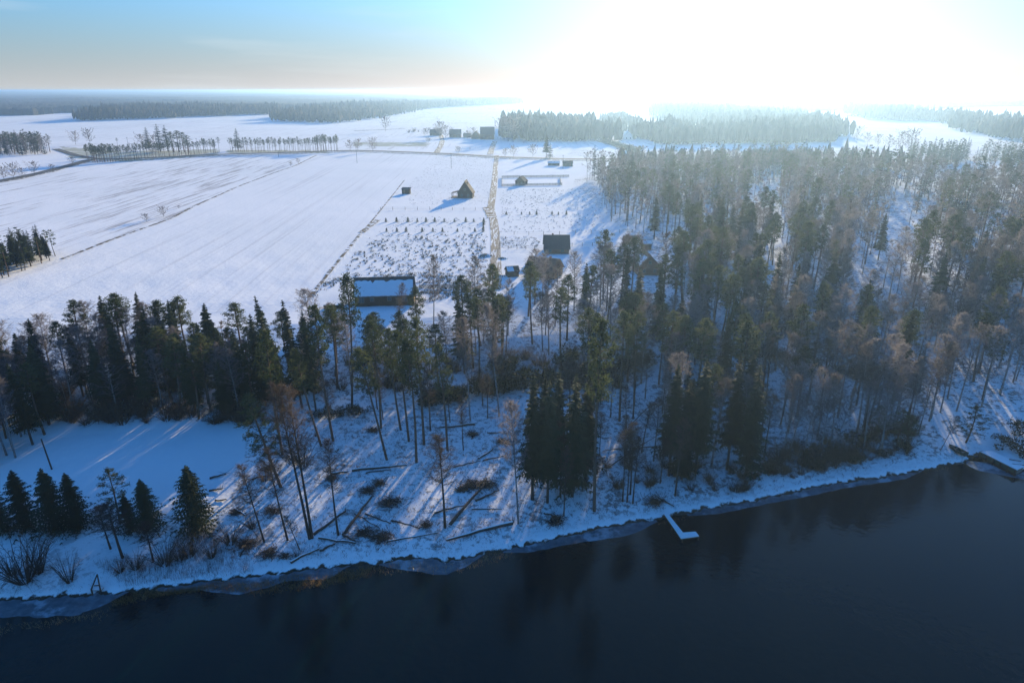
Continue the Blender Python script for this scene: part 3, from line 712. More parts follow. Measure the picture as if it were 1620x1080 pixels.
print('slope', scatter([(560,600),(620,575),(700,545),(830,520),(830,600),(700,615),(600,630)], 3.9, lambda px, py: [('birch', .4), ('pine', .5), ('spruce', .1)], (12, 17)))
def mix3(px, py):
    if px < 1220: return [('spruce', .12), ('pine', .40), ('birch', .48)]
    return [('birch', .76), ('pine', .17), ('spruce', .07)]
print('z3', scatter([(825,510),(870,480),(940,475),(1000,462),(1060,440),(1100,430),(1900,450),(1900,600),(1620,620),(1560,640),(1480,680),(1430,715),(1200,745),(1060,765),(1040,700),(1030,640),(980,615),(900,600),(830,570)], 5.3, mix3, (14, 20.5)))
print('z4', scatter([(915,285),(950,278),(1100,272),(1250,270),(1440,285),(1500,300),(1900,300),(1900,450),(1100,430),(1060,432),(1078,400),(1020,374),(985,362),(960,347),(950,322),(945,296)], 6.3,
        lambda px, py: [('spruce', .12), ('pine', .24), ('birch', .64)] if px < 1260 else [('birch', .70), ('pine', .22), ('spruce', .08)], (13.5, 20)))
print('young', scatter([(-90,462),(0,446),(42,428),(96,408),(80,398),(-90,412)], 3.4, lambda px, py: [('spruce', .45), ('pine', .55)], (7.5, 10), False))
print('leftfar', scatter([(-90,247),(30,246),(78,244),(86,241),(60,236),(-90,234)], 5, lambda px, py: [('birch', .5), ('spruce', .2), ('pine', .3)], (13, 18), False))
print('copse', scatter([(1430,262),(1526,262),(1530,251),(1440,251)], 5.2, lambda px, py: [('spruce', .4), ('pine', .35), ('birch', .25)], (10, 17), False) + scatter([(1540,256),(1720,264),(1720,252),(1560,245)], 6.5, lambda px, py: [('spruce', .4), ('pine', .3), ('birch', .3)], (9, 14), False))
print('edge', scatter([(1560,290),(1720,290),(1720,268),(1560,268)], 10, lambda px, py: [('spruce', .4), ('pine', .6)], (12, 18), False))
print('slim', scatter([(880,650),(1050,620),(1062,765),(960,796),(885,800)], 5.0, lambda px, py: [('slim', 1)], (8, 14), False), scatter([(450,645),(820,622),(800,690),(480,712)], 9, lambda px, py: [('slim', 1)], (7, 12), False), scatter([(1190,640),(1470,600),(1440,700),(1210,735)], 6.5, lambda px, py: [('slim', 1)], (8, 14), False))
# roadside rows
ROWT = []
def row(pts, n, h, off=0.0):
    P = [at(*p) for p in pts]; L = [0]
    for a, b in zip(P[:-1], P[1:]): L.append(L[-1] + (b-a).length)
    for i in range(n):
        s = L[-1]*(i + random.uniform(-.25,.25))/(n-1); s = min(max(s, 0), L[-1]*.999); j = max(k for k in range(len(P)-1) if L[k] <= s)
        p = P[j].lerp(P[j+1], (s - L[j])/(L[j+1]-L[j])); x, y = p.x + random.uniform(-.8,.8), p.y + off + random.uniform(-1,1)
        ROWT.append((x, y, gz(x, y), h*random.uniform(.85,1.12)))
row([(150,257),(180,256),(250,249),(343,242)], 42, 11); row([(150,257),(180,256),(250,249),(343,242)], 38, 11.5, 5)
row([(135,256),(152,258),(176,256)], 12, 12, 2); row([(135,256),(152,258),(176,256)], 12, 12, 8)
row([(365,241),(505,239.5)], 34, 10.5); row([(365,241),(505,239.5)], 32, 11, 5)
row([(500,240),(532,240)], 10, 12.5, 2); row([(500,240),(532,240)], 10, 12.5, 7)
for x, y, z, h in ROWT[:]:
    WOODS.append(('row', x, y, z, h))
# landmark-based labels
LM = [('the long dark cabin', 607, 462), ('the snow meadow', 230, 690), ('the left end of the field belt', 40, 560), ('the slope below the cabin', 660, 600), ('the dark-roofed house', 881, 390),
      ('the house with the pale timber end', 880, 425), ('the gabled house in the wood', 1025, 420), ('the dark shed at the wood edge', 1022, 386), ('the black spruce clump', 885, 700), ('the jetty', 1075, 800),
      ('the lakeside fan of birches', 1290, 660), ('the green boat', 1518, 690), ('the snow ramp', 1585, 640), ('the large glade in the right wood', 1430, 330), ('the small upper glade', 1212, 292),
      ('the blue-shaded middle glade', 1230, 392), ('the sunlit snow strip in the wood', 1395, 420), ('the wood corner next to the huts', 925, 290), ('the snowy gap behind the spruce group', 1045, 590),
      ('the right edge of the photo', 1600, 480), ('the far edge of the wood', 1330, 275), ('the muddy track end', 800, 500), ('the dark young plantation at the left edge', 40, 425), ('the left far copse', 40, 242), ('the dark copse under the hill field', 1490, 256),
      ('the middle of the lakeside wood', 1180, 560), ('the head of the lakeside wood', 1330, 500)]
DESC = {'spruce': 'dark spruce', 'pine': 'green pine', 'birch': 'leafless birch', 'slim': 'thin bare tree'}
GRP = {'slim': 'thin bare trees near the shore', 'spruce': 'spruces of the woods', 'pine': 'pines of the woods', 'birch': 'bare birches of the woods'}
RANK = ['nearest to', 'second nearest to', 'third nearest to', 'fourth nearest to']
def rowlab(px, first):
    t_ = (px - 135)/210 if first else (px - 363)/168
    w_ = ['left end', 'left part', 'middle', 'right part', 'right end'][int(min(4, max(0, t_*5)))]
    return 'young pine in the %s of the %s roadside row' % (w_, 'first' if first else 'second')
allk = {}
def zone(px, py):
    if py < 265: return 'in the copse under the hill fields' if px > 800 else 'in the far copse at left edge'
    if px < 110 and py < 470: return 'in the plantation at left field edge'
    if px < 560: return 'in the belt behind the snow meadow'
    if px < 830: return 'on the slope around the cabin yard'
    if py < 340: return 'in the hazy upper big wood'
    if py < 440: return 'in the hazy middle of the wood' if px < 1300 else 'in the right middle of the wood'
    if px < 1100: return 'in the wood left of the jetty line'
    if px < 1350: return 'in the lakeside wood above the jetty'
    return 'in the lakeside wood at the right'
def sublabel(items):
    """rank each item of a zone by rows (near to far) and, within the row, from left to right"""
    out = {}; n = len(items); nr = max(1, min(7, max(round((n/6)**.5*1.2), -(-n//16)))); it = sorted(items, key=lambda a: -a[2])
    RN = {1: [''], 2: ['front row', 'rear row'], 3: ['front row', 'middle row', 'rear row'], 4: ['front row', 'second row', 'third row', 'rear row'],
          5: ['front row', 'second row', 'middle row', 'fourth row', 'rear row'], 6: ['front row', 'second row', 'third row', 'fourth row', 'fifth row', 'rear row'], 7: ['front row', 'second row', 'third row', 'middle row', 'fifth row', 'sixth row', 'rear row']}[nr]
    ON = ['first', 'second', 'third', 'fourth', 'fifth', 'sixth', 'seventh', 'eighth']
    for q in range(nr):
        r_ = sorted(it[q*n//nr:(q+1)*n//nr], key=lambda a: a[1]); m_ = len(r_)
        for u, a in enumerate(r_):
            if m_ == 1: w_ = 'alone'
            elif u == 0: w_ = 'leftmost'
            elif u == m_-1: w_ = 'rightmost'
            elif u < 8 and u <= m_/2: w_ = ON[u] + ' from left'
            elif m_-1-u < 8: w_ = ON[m_-1-u] + ' from right'
            else: w_ = 'mid'
            out[a[0]] = ', ' + w_ + (', ' + RN[q] if RN[q] else '') + ','
    return out
for i, (k, x, y, z, h) in enumerate(WOODS):
    px, py = project(x, y, z); D = math.sqrt(x*x + y*y + (H-z)**2); allk.setdefault(k, []).append((h/D, i, px, py, D, -60 < px < 1680))
rest = {}
for k, L in allk.items():
    L.sort(key=lambda a: (not a[5], -a[0])); lim = 245
    if k == 'row': lim = 300
    keep = L[:lim]
    for a in L[lim:]: rest.setdefault(k, []).append(WOODS[a[1]])
    rk = {}
    if k != 'row':
        for n_, lx_, ly_ in LM:
            c = sorted(keep, key=lambda a: (a[2]-lx_)**2 + ((a[3]-ly_)*1.3)**2)
            for q in range(4):
                a = c[q]
                if (a[2]-lx_)**2 + (a[3]-ly_)**2 < 90**2 and a[1] not in rk: rk[a[1]] = (RANK[q], n_)
    SUB = {}; byz = {}; ROWL = {}
    if k == 'row':
        for fl in (True, False): ROWL.update(sublabel([(a[1], a[2], a[3], 1) for a in keep if (a[2] < 355) == fl]))
    for a in keep:
        if k != 'row' and a[1] not in rk: byz.setdefault(zone(a[2], a[3]), []).append((a[1], a[2], a[3], WOODS[a[1]][4]))
    for z_, it in byz.items(): SUB.update(sublabel(it))
    for sz, i, px, py, D, vis in keep:
        kk, x, y, z, h = WOODS[i]
        if k == 'row':
            first = px < 355; lab = 'young pine' + ROWL[i] + (' in the first roadside plantation' if first else ' in the second roadside plantation')
            plant('pine_mid', (x, y, z), h, 'young_pine', lab, 'young pine', 'young pines planted in rows along the road', None, 1.0)
            continue
        if i in rk: lab = '%s %s %s' % (DESC[k], rk[i][0], rk[i][1]); zn = ''
        else: zn = zone(px, py); lab = DESC[k] + SUB[i] + ' ' + zn
        g = GRP[k] + (' ' + zn if zn else '')
        key = k if D < 260 else k + '_mid'
        if k == 'slim': key = 'birch_slim'
        ws = min(1.5, (20/h)**.5)*random.uniform(.9,1.2)
        plant(key, (x, y, z), h, NAMES[k], lab, CATS[k], g, None, ws, (random.gauss(0, .022), random.gauss(0, .022)))
def merged(name, items, geos, m_, which):
    Vs, Ts, o = [], [], 0
    for (x, y, z, h) in items:
        V, T = geos[random.randrange(len(geos))][which]; s = h/20; a = random.uniform(0, 6.28); c_, s_ = math.cos(a), math.sin(a)
        ws = s*min(1.5, (20/h)**.5)
        W = np.column_stack([(V[:, 0]*c_ - V[:, 1]*s_)*ws + x, (V[:, 0]*s_ + V[:, 1]*c_)*ws + y, V[:, 2]*s + z])
        Vs.append(W); Ts.append(T + o); o += len(V)
    return npmesh(name, np.vstack(Vs), np.vstack(Ts), m_)
print({k: len(v) for k, v in allk.items()}, {k: len(v) for k, v in rest.items()})
for k, L in rest.items():
    e = link({'spruce': 'distant_spruces', 'pine': 'distant_pines', 'birch': 'distant_birches'}[k], None)
    e.location = (0, 0, 0)
    it = [(x, y, z, h) for _, x, y, z, h in L]
    random.seed(5); a = link('crowns', merged('crowns', it, LODS[k], M[k], 1), e)
    random.seed(5); b_ = link('trunks', merged('trunks', it, LODS[k], M['bark_' + k], 0), e)
    tag(e, {'spruce': 'remaining dark spruces filling the hazy wood behind', 'pine': 'remaining pines filling the hazy wood behind', 'birch': 'remaining bare birches filling the hazy wood behind'}[k], 'wood', None, 'stuff')
    for q in (a, b_): q['kind'] = 'stuff'

# far woods: individual crowns merged per wood (they read as one mass)
def crown_low(seed, conif):
    r = random.Random(seed); V = []; F = []
    if conif:
        n = 6; lv = [(.1,.55),(.32,1.0),(.55,.8),(.78,.45)]
    else:
        n = 6; lv = [(.12,.5),(.35,1.0),(.62,1.05),(.85,.62)]
    for z, q in lv:
        for k in range(n):
            a = 6.283*k/n + r.uniform(-.25,.25); rr_ = q*r.uniform(.7,1.25)*(2.3 if conif else 3.2); V.append((math.cos(a)*rr_, math.sin(a)*rr_, 20*(z + r.uniform(-.05,.05))))
    V.append((r.uniform(-.4,.4), r.uniform(-.4,.4), 20*(1.02 if conif else .98)))
    for i in range(3):
        for k in range(n):
            a, b, c, d = i*n+k, i*n+(k+1) % n, (i+1)*n+(k+1) % n, (i+1)*n+k; F += [(a,b,c),(a,c,d)]
    F += [(3*n+k, 3*n+(k+1) % n, 4*n) for k in range(n)]
    g = (np.array(V, np.float32), np.array(F)); return (g, g)
FG = [crown_low(i, i % 3 != 2) for i in range(8)]
def farwood(poly_px, label, sp0=5.5, hr=(14, 21)):
    W = wpoly(poly_px); xs = [p[0] for p in W]; ys = [p[1] for p in W]; cy = sum(ys)/len(ys); sp = sp0 + max(0, cy-800)*.0022
    X, Y = np.meshgrid(np.arange(min(xs), max(xs), sp), np.arange(min(ys), max(ys), sp))
    X = X + rng.uniform(-.5,.5,X.shape)*sp; Y = Y + rng.uniform(-.5,.5,Y.shape)*sp; k = inpoly(X + 9*np.sin(Y/17) + 7*np.sin(Y/7.3+1), Y + 9*np.sin(X/19) + 8*np.sin(X/8.1), W) & (rng.random(X.shape) > .05); X, Y = X[k], Y[k]
    n = len(X); 
    if n == 0: print('empty', label); return
    Z = hgt(X, Y); Hh = rng.uniform(*hr, n)*(1 + .16*np.sin(X/23)*np.sin(Y/31) + .08*np.sin(X/61+2))*rng.choice([1, 1, .8, 1.1], n)
    ws = sp/5.5
    it = [(x, y, z, h*1.0) for x, y, z, h in zip(X, Y, Z, Hh)]
    print(label, n)
    tag(link('far_wood', merged('far_wood', it, FG, M['farwood'], 0)), label, 'wood', None, 'stuff')
farwood([(815,224),(965,226),(968,220),(930,205),(905,200),(820,200),(795,206),(800,222)], 'square bluish wood behind the farm in the middle')
farwood([(1035,178),(1045,186),(1080,197),(1150,208),(1250,224),(1332,224),(1330,208),(1290,196),(1240,184),(1150,177),(1045,172)], 'large hazy wood right of the bright far field')
farwood([(1000,218),(1050,230),(1160,230),(1330,226),(1250,219),(1160,217),(1090,215),(1010,212)], 'low wood strip in front of the large hazy wood')
farwood([(958,188),(988,190),(1003,205),(1008,224),(992,214),(968,198)], 'narrow wood strip curving beside the white field tongue', 6, (12, 16))
farwood([(125,192),(230,189),(340,184),(440,181),(440,177),(300,177),(180,178),(165,186),(125,188)], 'long dark wood on the left horizon field')
farwood([(435,193),(530,196),(600,187),(680,172),(820,164.5),(825,162),(700,165),(560,173),(440,186)], 'long wood in the middle left distance', 7)
farwood([(1345,182),(1385,190),(1420,192),(1492,192),(1514,205),(1551,212),(1598,226),(1800,240),(1800,212),(1600,200),(1480,189),(1400,177),(1345,177)], 'long wood on the far right behind the hill field', 6.5)
farwood([(985,262),(1260,255),(1440,262),(1440,268),(1260,266),(985,270)], 'hazy far fringe of the big wood', 7, (10, 15))
# horizon forests as thick canopy sheets
fr = np.geomspace(1500, 14300, 420); fu = np.linspace(-1, 1, 760)
FY = np.repeat(fr[:, None], len(fu), 1); FX = fu[None, :]*FY*.95
FY = FY*(1 + rng.uniform(-.0018,.0018,FY.shape)); GZ = hgt(FX, FY); FPXX, FPYY = project(FX, FY, GZ)
wv = 2.0*np.sin(FX/420 + 1)
horizon = [([(-500,188),(30,184),(100,178),(200,177),(440,176),(600,170),(700,163),(830,160),(1025,154),(1025,120),(-500,120)], 'blue-grey forest along the left horizon'),
           ([(1025,154),(1032,165),(1250,178),(1345,174),(1480,171),(1560,168),(2200,160),(2200,120),(1025,120)], 'pale hazy forest along the right horizon')]
for poly, lb in horizon:
    ins = inpoly(FPXX, FPYY + wv*.5, poly) & (FY < 14200)
    if lb.startswith('blue'):   # distant clearings
        ins &= ~inpoly(FPXX, FPYY, [(100,165.5),(200,164.5),(430,167),(180,168)]); 
    top = GZ + 14 + rng.uniform(-2.5,3.5,GZ.shape) + 2*np.sin(FX/60)*np.sin(FY/90)
    nc = len(fu); cell = ins[:-1,:-1] & ins[1:,:-1] & ins[:-1,1:] & ins[1:,1:]
    ii, jj = np.nonzero(cell); a = ii*nc + jj
    Q = np.stack([a, a+1, a+nc+1, a+nc], 1); nV = GZ.size
    side = []
    for (di, dj, e0, e1) in ((-1,0,0,1),(1,0,3,2),(0,-1,3,0),(0,1,1,2)):
        ni, nj = ii+di, jj+dj; ok = (ni >= 0) & (ni < cell.shape[0]) & (nj >= 0) & (nj < cell.shape[1])
        nb = np.zeros(len(ii), bool); nb[ok] = cell[ni[ok], nj[ok]]; q = Q[~nb]
        side.append(np.stack([q[:, e0]+nV, q[:, e1]+nV, q[:, e1], q[:, e0]], 1))
    F = np.vstack([Q] + side)
    V = np.vstack([np.stack([FX, FY, top], -1).reshape(-1, 3), np.stack([FX, FY, GZ-1], -1).reshape(-1, 3)])
    used, inv = np.unique(F, return_inverse=True)
    tag(link('forest_mass', npmesh('forest_mass', V[used], inv.reshape(F.shape), M['farwood'])), lb, 'forest', None, 'stuff')
# ------------------------------------------------------------------ buildings
def gable_house(name, label, loc, W, D, hw, hr_, rz, wall='dark_wood', roof='roof', snow=None, over=.4, chimney=None, windows=(), door=None, cat='house', gend=None):
    """ridge along local x (width W); front wall faces -y at y=-D/2"""
    e = thing(name, loc, rz, label, cat); b = MB(); a, d = W/2, D/2; z0 = -.7
    b.add([(-a,-d,z0),(a,-d,z0),(a,d,z0),(-a,d,z0),(-a,-d,hw),(a,-d,hw),(a,d,hw),(-a,d,hw),(-a,0,hr_),(a,0,hr_)],
          [(0,1,5,4),(2,3,7,6),(1,2,6,9,5),(3,0,4,8,7),(4,5,9,8),(6,7,8,9)])
    b.build('wall', M[wall], e)
    if gend:
        g = MB(); sx = a + .02
        g.add([(sx,-d,0),(sx,d,0),(sx,d,hw),(sx,0,hr_),(sx,-d,hw),(sx+.06,-d,0),(sx+.06,d,0),(sx+.06,d,hw),(sx+.06,0,hr_),(sx+.06,-d,hw)], [(4,3,2,1,0),(5,6,7,8,9),(0,1,6,5),(1,2,7,6),(2,3,8,7),(3,4,9,8),(4,0,5,9)])
        g.build('gable_boarding', M[gend], e)
    sl_ = (hr_-hw)/d; th = .16
    def slab(sg, x0, x1, y0, y1, lift, t_):
        # roof slab from y0 to y1 (distance from ridge, outwards), thickness t_
        f = lambda y: hr_ - sl_*y + lift
        return ([(x0, sg*y0, f(y0)), (x1, sg*y0, f(y0)), (x1, sg*y1, f(y1)), (x0, sg*y1, f(y1)), (x0, sg*y0, f(y0)+t_), (x1, sg*y0, f(y0)+t_), (x1, sg*y1, f(y1)+t_), (x0, sg*y1, f(y1)+t_)],
                [(3,2,1,0),(4,5,6,7),(0,1,5,4),(1,2,6,5),(2,3,7,6),(3,0,4,7)])
    r = MB()
    for sg in (-1, 1): r.add(*slab(sg, -a-over, a+over, 0, d+over, .03, th))
    r.box((0, 0, hr_+.03+th), (W+2*over, .3, .08))
    ro = r.build('roof', M[roof], e)
    if snow:
        x0, x1, y0, y1 = snow
        s = MB()
        n = 26; rr_ = random.Random(int(W*10)); V = []; F = []
        for i in range(n+1):
            x = x0 + (x1-x0)*i/n; ja = y0 + abs(rr_.gauss(0, .12)); jb = y1 - abs(rr_.gauss(0, .05))
            if i in (8, 14): ja += .45
            for y, l in ((ja, 0), (ja, .1), (jb, .14), (jb, 0)): V.append((x, -y, hr_ - sl_*y + .03 + th + l + .004))
        for i in range(n): F += [(4*i+k, 4*i+4+k, 4*i+4+(k+1) % 4, 4*i+(k+1) % 4) for k in range(4)]
        F += [(0,1,2,3), (4*n+3,4*n+2,4*n+1,4*n)]
        s.add(V, F).build('snow_cover', M['snow'], ro)
    if chimney:
        cx, cy = chimney; c = MB(); zc = hr_ - sl_*abs(cy); c.box((cx, cy, zc+.4), (.5, .5, 1.3)); c.box((cx, cy, zc+1.08), (.62, .62, .1)); c.build('chimney', M['brick'], ro)
    for (x, z, w_, h_, face) in windows:
        f = MB(); g = MB()
        if face == 'f':
            y = -d - .03
            for q in (-1, 1): f.box((x + q*w_/2, y, z), (.09, .1, h_+.09)); f.box((x, y, z + q*h_/2), (w_-.09, .1, .09))
            f.box((x, y, z), (.05, .07, h_-.09)); g.box((x, y+.015, z), (w_-.06, .03, h_-.06))
        else:
            X = a + (.1 if gend else .03)
            for q in (-1, 1): f.box((X, x + q*w_/2, z), (.1, .09, h_+.09)); f.box((X, x, z + q*h_/2), (.1, w_-.09, .09))
            f.box((X, x, z), (.07, .05, h_-.09)); g.box((X-.012, x, z), (.03, w_-.06, h_-.06))
        fo = f.build('window', M['grey_wood'], e); g.build('pane', M['glass'], fo)
    if door:
        x, w_, h_, face = door; f = MB(); k = MB()
        if face == 'f': f.box((x, -d-.03, h_/2), (w_, .08, h_)); k.box((x + w_*.38, -d-.09, h_*.48), (.12, .05, .04))
        else:
            X = a + (.1 if gend else .03); f.box((X, x, h_/2), (.08, w_, h_)); k.box((X+.06, x + w_*.38, h_*.48), (.05, .12, .04))
        do = f.build('door', M['brown_wood'], e); k.build('handle', M['grey_wood'], do)
    return e
def mid(px0, px1, py): return at((px0+px1)/2, py)
# 1 long dark cabin
p = at(606, 484); yy = p.y + 4.0; q = Vector((p.x, yy, gz(p.x, yy)))
wd = (at(653, 484) - at(561, 484)).length
gable_house('dark_cabin', 'long dark timber cabin with a snow-covered roof slope facing the lake', q, wd, 8, 2.5, 6.0, R(6), 'dark_wood', 'roof', (-wd/2-.05, wd/2-.1, .75, 4.28), .35,
            None, [(-wd/2+1.6, 1.5, 1.3, 1.4, 'f'), (-wd/2+4.2, 1.6, .9, .9, 'f'), (1.2, 1.6, .9, .9, 'f'), (wd/2-2.2, 1.5, 1.3, 1.2, 'f'), (0, 1.6, 1.2, 1.2, 's')], (3.2, .95, 2.0, 'f'), 'cabin', 'light_wood')
# 2 dark-roofed house
p = at(881, 402); q = Vector((p.x, p.y+3.6, gz(p.x, p.y+3.6))); wd = (at(902, 402)-at(860, 402)).length
gable_house('dark_roofed_house', 'house with a plain snow-free dark roof, standing in the sunlit yard', q, wd-.8, 7.2, 1.9, 5.3, R(0), 'brown_wood', 'roof', None, .45, (-1.2, .6), [(-2.2, 1.2, 1, 1, 'f'), (1.8, 1.2, 1, 1, 'f')], (0, .9, 1.8, 'f'), 'house')
# 3 house with the pale gable end
p = at(862, 441); q = Vector((p.x, p.y+3.6, gz(p.x, p.y+3.6)))
gable_house('timber_house', 'brown-roofed house with a pale timber gable end, half hidden by bare trees', q, 8.6, 6.6, 2.3, 5.0, R(-24), 'dark_wood', 'roof_brown', None, .5, (1.5, .8), [(-2.5, 1.4, 1.1, 1.1, 'f'), (1, 1.4, 1.1, 1.1, 'f'), (-1.4, 1.4, 1.1, 1.2, 's'), (1.2, 3.6, .9, .9, 's')], (.8, .9, 2, 's'), 'house', 'light_wood')
# 4 gabled house in the wood : ridge points to the lake
p = at(1026, 436); q = Vector((p.x, p.y+4, gz(p.x, p.y+4)))
gable_house('wood_house', 'brown gabled house with snow on its roof standing inside the wood', q, 7.5, 6.8, 2.2, 5.6, R(-90)+R(4), 'brown_wood', 'roof_brown', (-3.6, 3.6, .7, 3.3), .5, None, [(-1.6, 1.3, .9, 1, 's'), (1.6, 1.3, .9, 1, 's'), (0, 3.7, .8, .9, 's')], None, 'house')
# small sheds at the wood edge
p = at(1022, 394); gable_house('garden_shed', 'small dark shed with a snowy roof at the wood edge above the gabled house', p, 2.8, 2.6, 1.9, 2.9, R(8), 'dark_wood', 'roof', (-1.5, 1.5, .1, 1.5), .25, None, [], (0, .8, 1.7, 'f'), 'shed')
p = at(996, 386); gable_house('garden_hut', 'low brown hut with rounded dark roof left of the small dark shed', p, 4.2, 2.6, 1.3, 2.6, R(0), 'brown_wood', 'roof_brown', None, .3, None, [(0, .8, .6, .5, 'f')], (1.2, .7, 1.2, 'f'), 'hut')
p = at(810, 436); gable_house('woodshed', 'low brown woodshed beside the muddy track end', p, 3.2, 3.0, 1.6, 2.6, R(15), 'brown_wood', 'roof_brown', (-1.7, 0.2, .1, 1.7), .3, None, [], (0, .8, 1.4, 'f'), 'shed')
# 5 steep house with porch in the plot : ridge towards the camera
p = at(736.5, 314); q = Vector((p.x, p.y+3.6, gz(p.x, p.y+3.6)))
e = gable_house('steep_house', 'small dark house with steep gable and open porch in the middle plot', q, 7.0, 7.2, 2.7, 8.0, R(-90)-R(4), 'dark_wood', 'roof_brown', None, .5, (.6, 1.0), [(-1.6, 1.5, 1, 1.1, 's'), (1.6, 1.5, 1, 1.1, 's'), (0, 4.2, .9, 1.0, 's')], None, 'house')
# porch on its left side (local -y is screen left after rotation of -90 deg)
pr = MB(); pr.add([(-3,-3.7,2.9),(3,-3.7,2.9),(3,-7.0,2.1),(-3,-7.0,2.1),(-3,-3.7,3.05),(3,-3.7,3.05),(3,-7.0,2.25),(-3,-7.0,2.25)], [(3,2,1,0),(4,5,6,7),(0,1,5,4),(1,2,6,5),(2,3,7,6),(3,0,4,7)]); pr.build('porch_roof', M['roof_brown'], e)
for x in (-2.7, 0, 2.7): MB().box((x, -6.7, .9), (.16, .16, 2.5)).build('porch_post', M['brown_wood'], e)
MB().box((0, -5.3, .1), (6.2, 3.2, .3)).build('porch_deck', M['grey_wood'], e)
# shed left of it
p = at(643, 306.5); e = thing('flat_shed', p, R(-5), 'small flat-roofed dark shed at the left edge of the plots', 'shed')
MB().add([(-2,-1.3,-.3),(2,-1.3,-.3),(2,1.3,-.3),(-2,1.3,-.3),(-2,-1.3,2.3),(2,-1.3,2.3),(2,1.3,2.8),(-2,1.3,2.8)], [(3,2,1,0),(4,5,6,7),(0,1,5,4),(1,2,6,5),(2,3,7,6),(3,0,4,7)]).build('wall', M['dark_wood'], e)
MB().add([(-2.3,-1.7,2.25),(2.3,-1.7,2.25),(2.3,1.6,2.88),(-2.3,1.6,2.88),(-2.3,-1.7,2.4),(2.3,-1.7,2.4),(2.3,1.6,3.03),(-2.3,1.6,3.03)], [(3,2,1,0),(4,5,6,7),(0,1,5,4),(1,2,6,5),(2,3,7,6),(3,0,4,7)]).build('roof', M['roof'], e)
MB().box((-.8, -1.33, 1.0), (.9, .07, 1.9)).build('door', M['brown_wood'], e)
# 6 fenced hut
p = at(825, 293); gable_house('fenced_hut', 'little gabled hut standing at the long plank fence', Vector((p.x, p.y+2.2, p.z)), 5.0, 5.4, 2.1, 4.4, R(-90)-R(22), 'dark_wood', 'roof_brown', None, .3, None, [(1, 1.3, .8, .8, 's')], (-1, .8, 1.8, 's'), 'hut')
# 7 long low huts
p = at(876, 262); gable_house('long_hut', 'long low grey hut in the snow below the tall roadside spruce', p, 8.0, 3.0, 1.7, 2.7, R(-3), 'dark_wood', 'roof', (-4, 4, .2, 1.8), .2, None, [(-1.5, 1.1, .8, .6, 'f')], (2, .8, 1.6, 'f'), 'hut')
p = at(898, 263); gable_house('green_hut', 'greenish low hut beside the wood corner', p, 6.5, 4.0, 2.3, 3.4, R(4), 'green_paint', 'roof', None, .3, None, [(-1.5, 1.3, .8, .7, 'f')], (1.5, .8, 1.7, 'f'), 'hut')
# 8 farm
for (x0, x1, yb, yt, lb, nm, rz, wl, rf) in [(680,698,215,205,'long low farm building at the left end of the farm','farm_building',0,'dark_wood','roof'), (711,729,218,205,'dark square barn in the middle of the farm','farm_barn',0,'dark_wood','roof'),
        (760,782,221,201,'tall dark barn at the right end of the farm','farm_barn',0,'dark_wood','roof'), (733,745,218,211,'low shed between the two farm barns','farm_shed',0,'brown_wood','roof_brown')]:
    p = at((x0+x1)/2, yb); wd = (at(x1, yb)-at(x0, yb)).length; D = 9; hh = height_to(Vector((p.x, p.y+D/2, p.z)), yt)
    gable_house(nm, lb, Vector((p.x, p.y+D/2, p.z)), wd, D, hh*.45, hh, R(rz), wl, rf, None, .4, None, [(-wd*.25, hh*.22, 1.2, 1.2, 'f'), (wd*.25, hh*.22, 1.2, 1.2, 'f')], (0, 1.6, min(2.4, hh*.4), 'f'), 'barn' if 'barn' in nm else 'building')
p = at(753, 220); gable_house('farmhouse', 'gabled farmhouse between the barns of the farm', Vector((p.x, p.y+4, p.z)), 9, 10, 3.2, 8, R(-90), 'brown_wood', 'roof_brown', None, .4, (1, 1), [(-2, 1.6, 1, 1.1, 's'), (2, 1.6, 1, 1.1, 's'), (0, 4.8, 1, 1.1, 's')], None, 'house')
p = at(994, 222); gable_house('white_house', 'pale house with snowy gable roof against the hazy wood', Vector((p.x, p.y+4, p.z)), 9, 11, 4, 9, R(-90), 'white_paint', 'roof', (-4.7, 4.7, .1, 5.6), .4, None, [(-2, 2, 1, 1.2, 's'), (2, 2, 1, 1.2, 's')], None, 'house')
# plank fence with rails round the hut
def fence(label, pxs, h, nrail, m, name='plank_fence', every=3.0, closed=False, rail=.14):
    P = [Vector(at(*p)) for p in pxs]; e = thing(name, P[0], 0, label, 'fence'); rl = MB(); o = P[0]; k = 0
    for a, b in zip(P[:-1], P[1:]):
        L = (b-a).length; n = max(1, round(L/every)); prev = None
        for i in range(n+1):
            q = a.lerp(b, i/n); q.z = gz(q.x, q.y); 
            if i < n or b is P[-1]: 
                if k < 99: MB().box((q.x-o.x, q.y-o.y, q.z-o.z+h/2-.1), (.16, .16, h+.3), math.atan2((b-a).y, (b-a).x)).build('post', M[m], e); k += 1
            if prev is not None:
                for j in range(nrail):
                    zz = h*(j+.7)/nrail
                    A = prev - o + Vector((0,0,zz)); B = q - o + Vector((0,0,zz)); d = (B-A); s_ = Vector((-d.y, d.x, 0)).normalized()*.03; u = Vector((0,0,rail))
                    rl.add([A-s_-u, B-s_-u, B+s_-u, A+s_-u, A-s_+u, B-s_+u, B+s_+u, A+s_+u], [(3,2,1,0),(4,5,6,7),(0,1,5,4),(1,2,6,5),(2,3,7,6),(3,0,4,7)])
            prev = q
    rl.build('rails', M[m], e)
fence('long grey plank fence enclosing a narrow strip beside the little gabled hut', [(889,293),(840,294),(794,295),(794,281.5),(840,281),(900,280)], 1.25, 3, 'grey_wood', rail=.13, every=3.2)
fence('short cross piece of plank fence near the right end of the fenced strip', [(886,282),(887,292.5)], 1.2, 3, 'grey_wood')
fence('low wire fence with thin posts below the right plot', [(790,371),(860,371.5),(960,369),(1000,368)], 1.2, 2, 'grey_wood', 'wire_fence', 5.5, rail=.012)
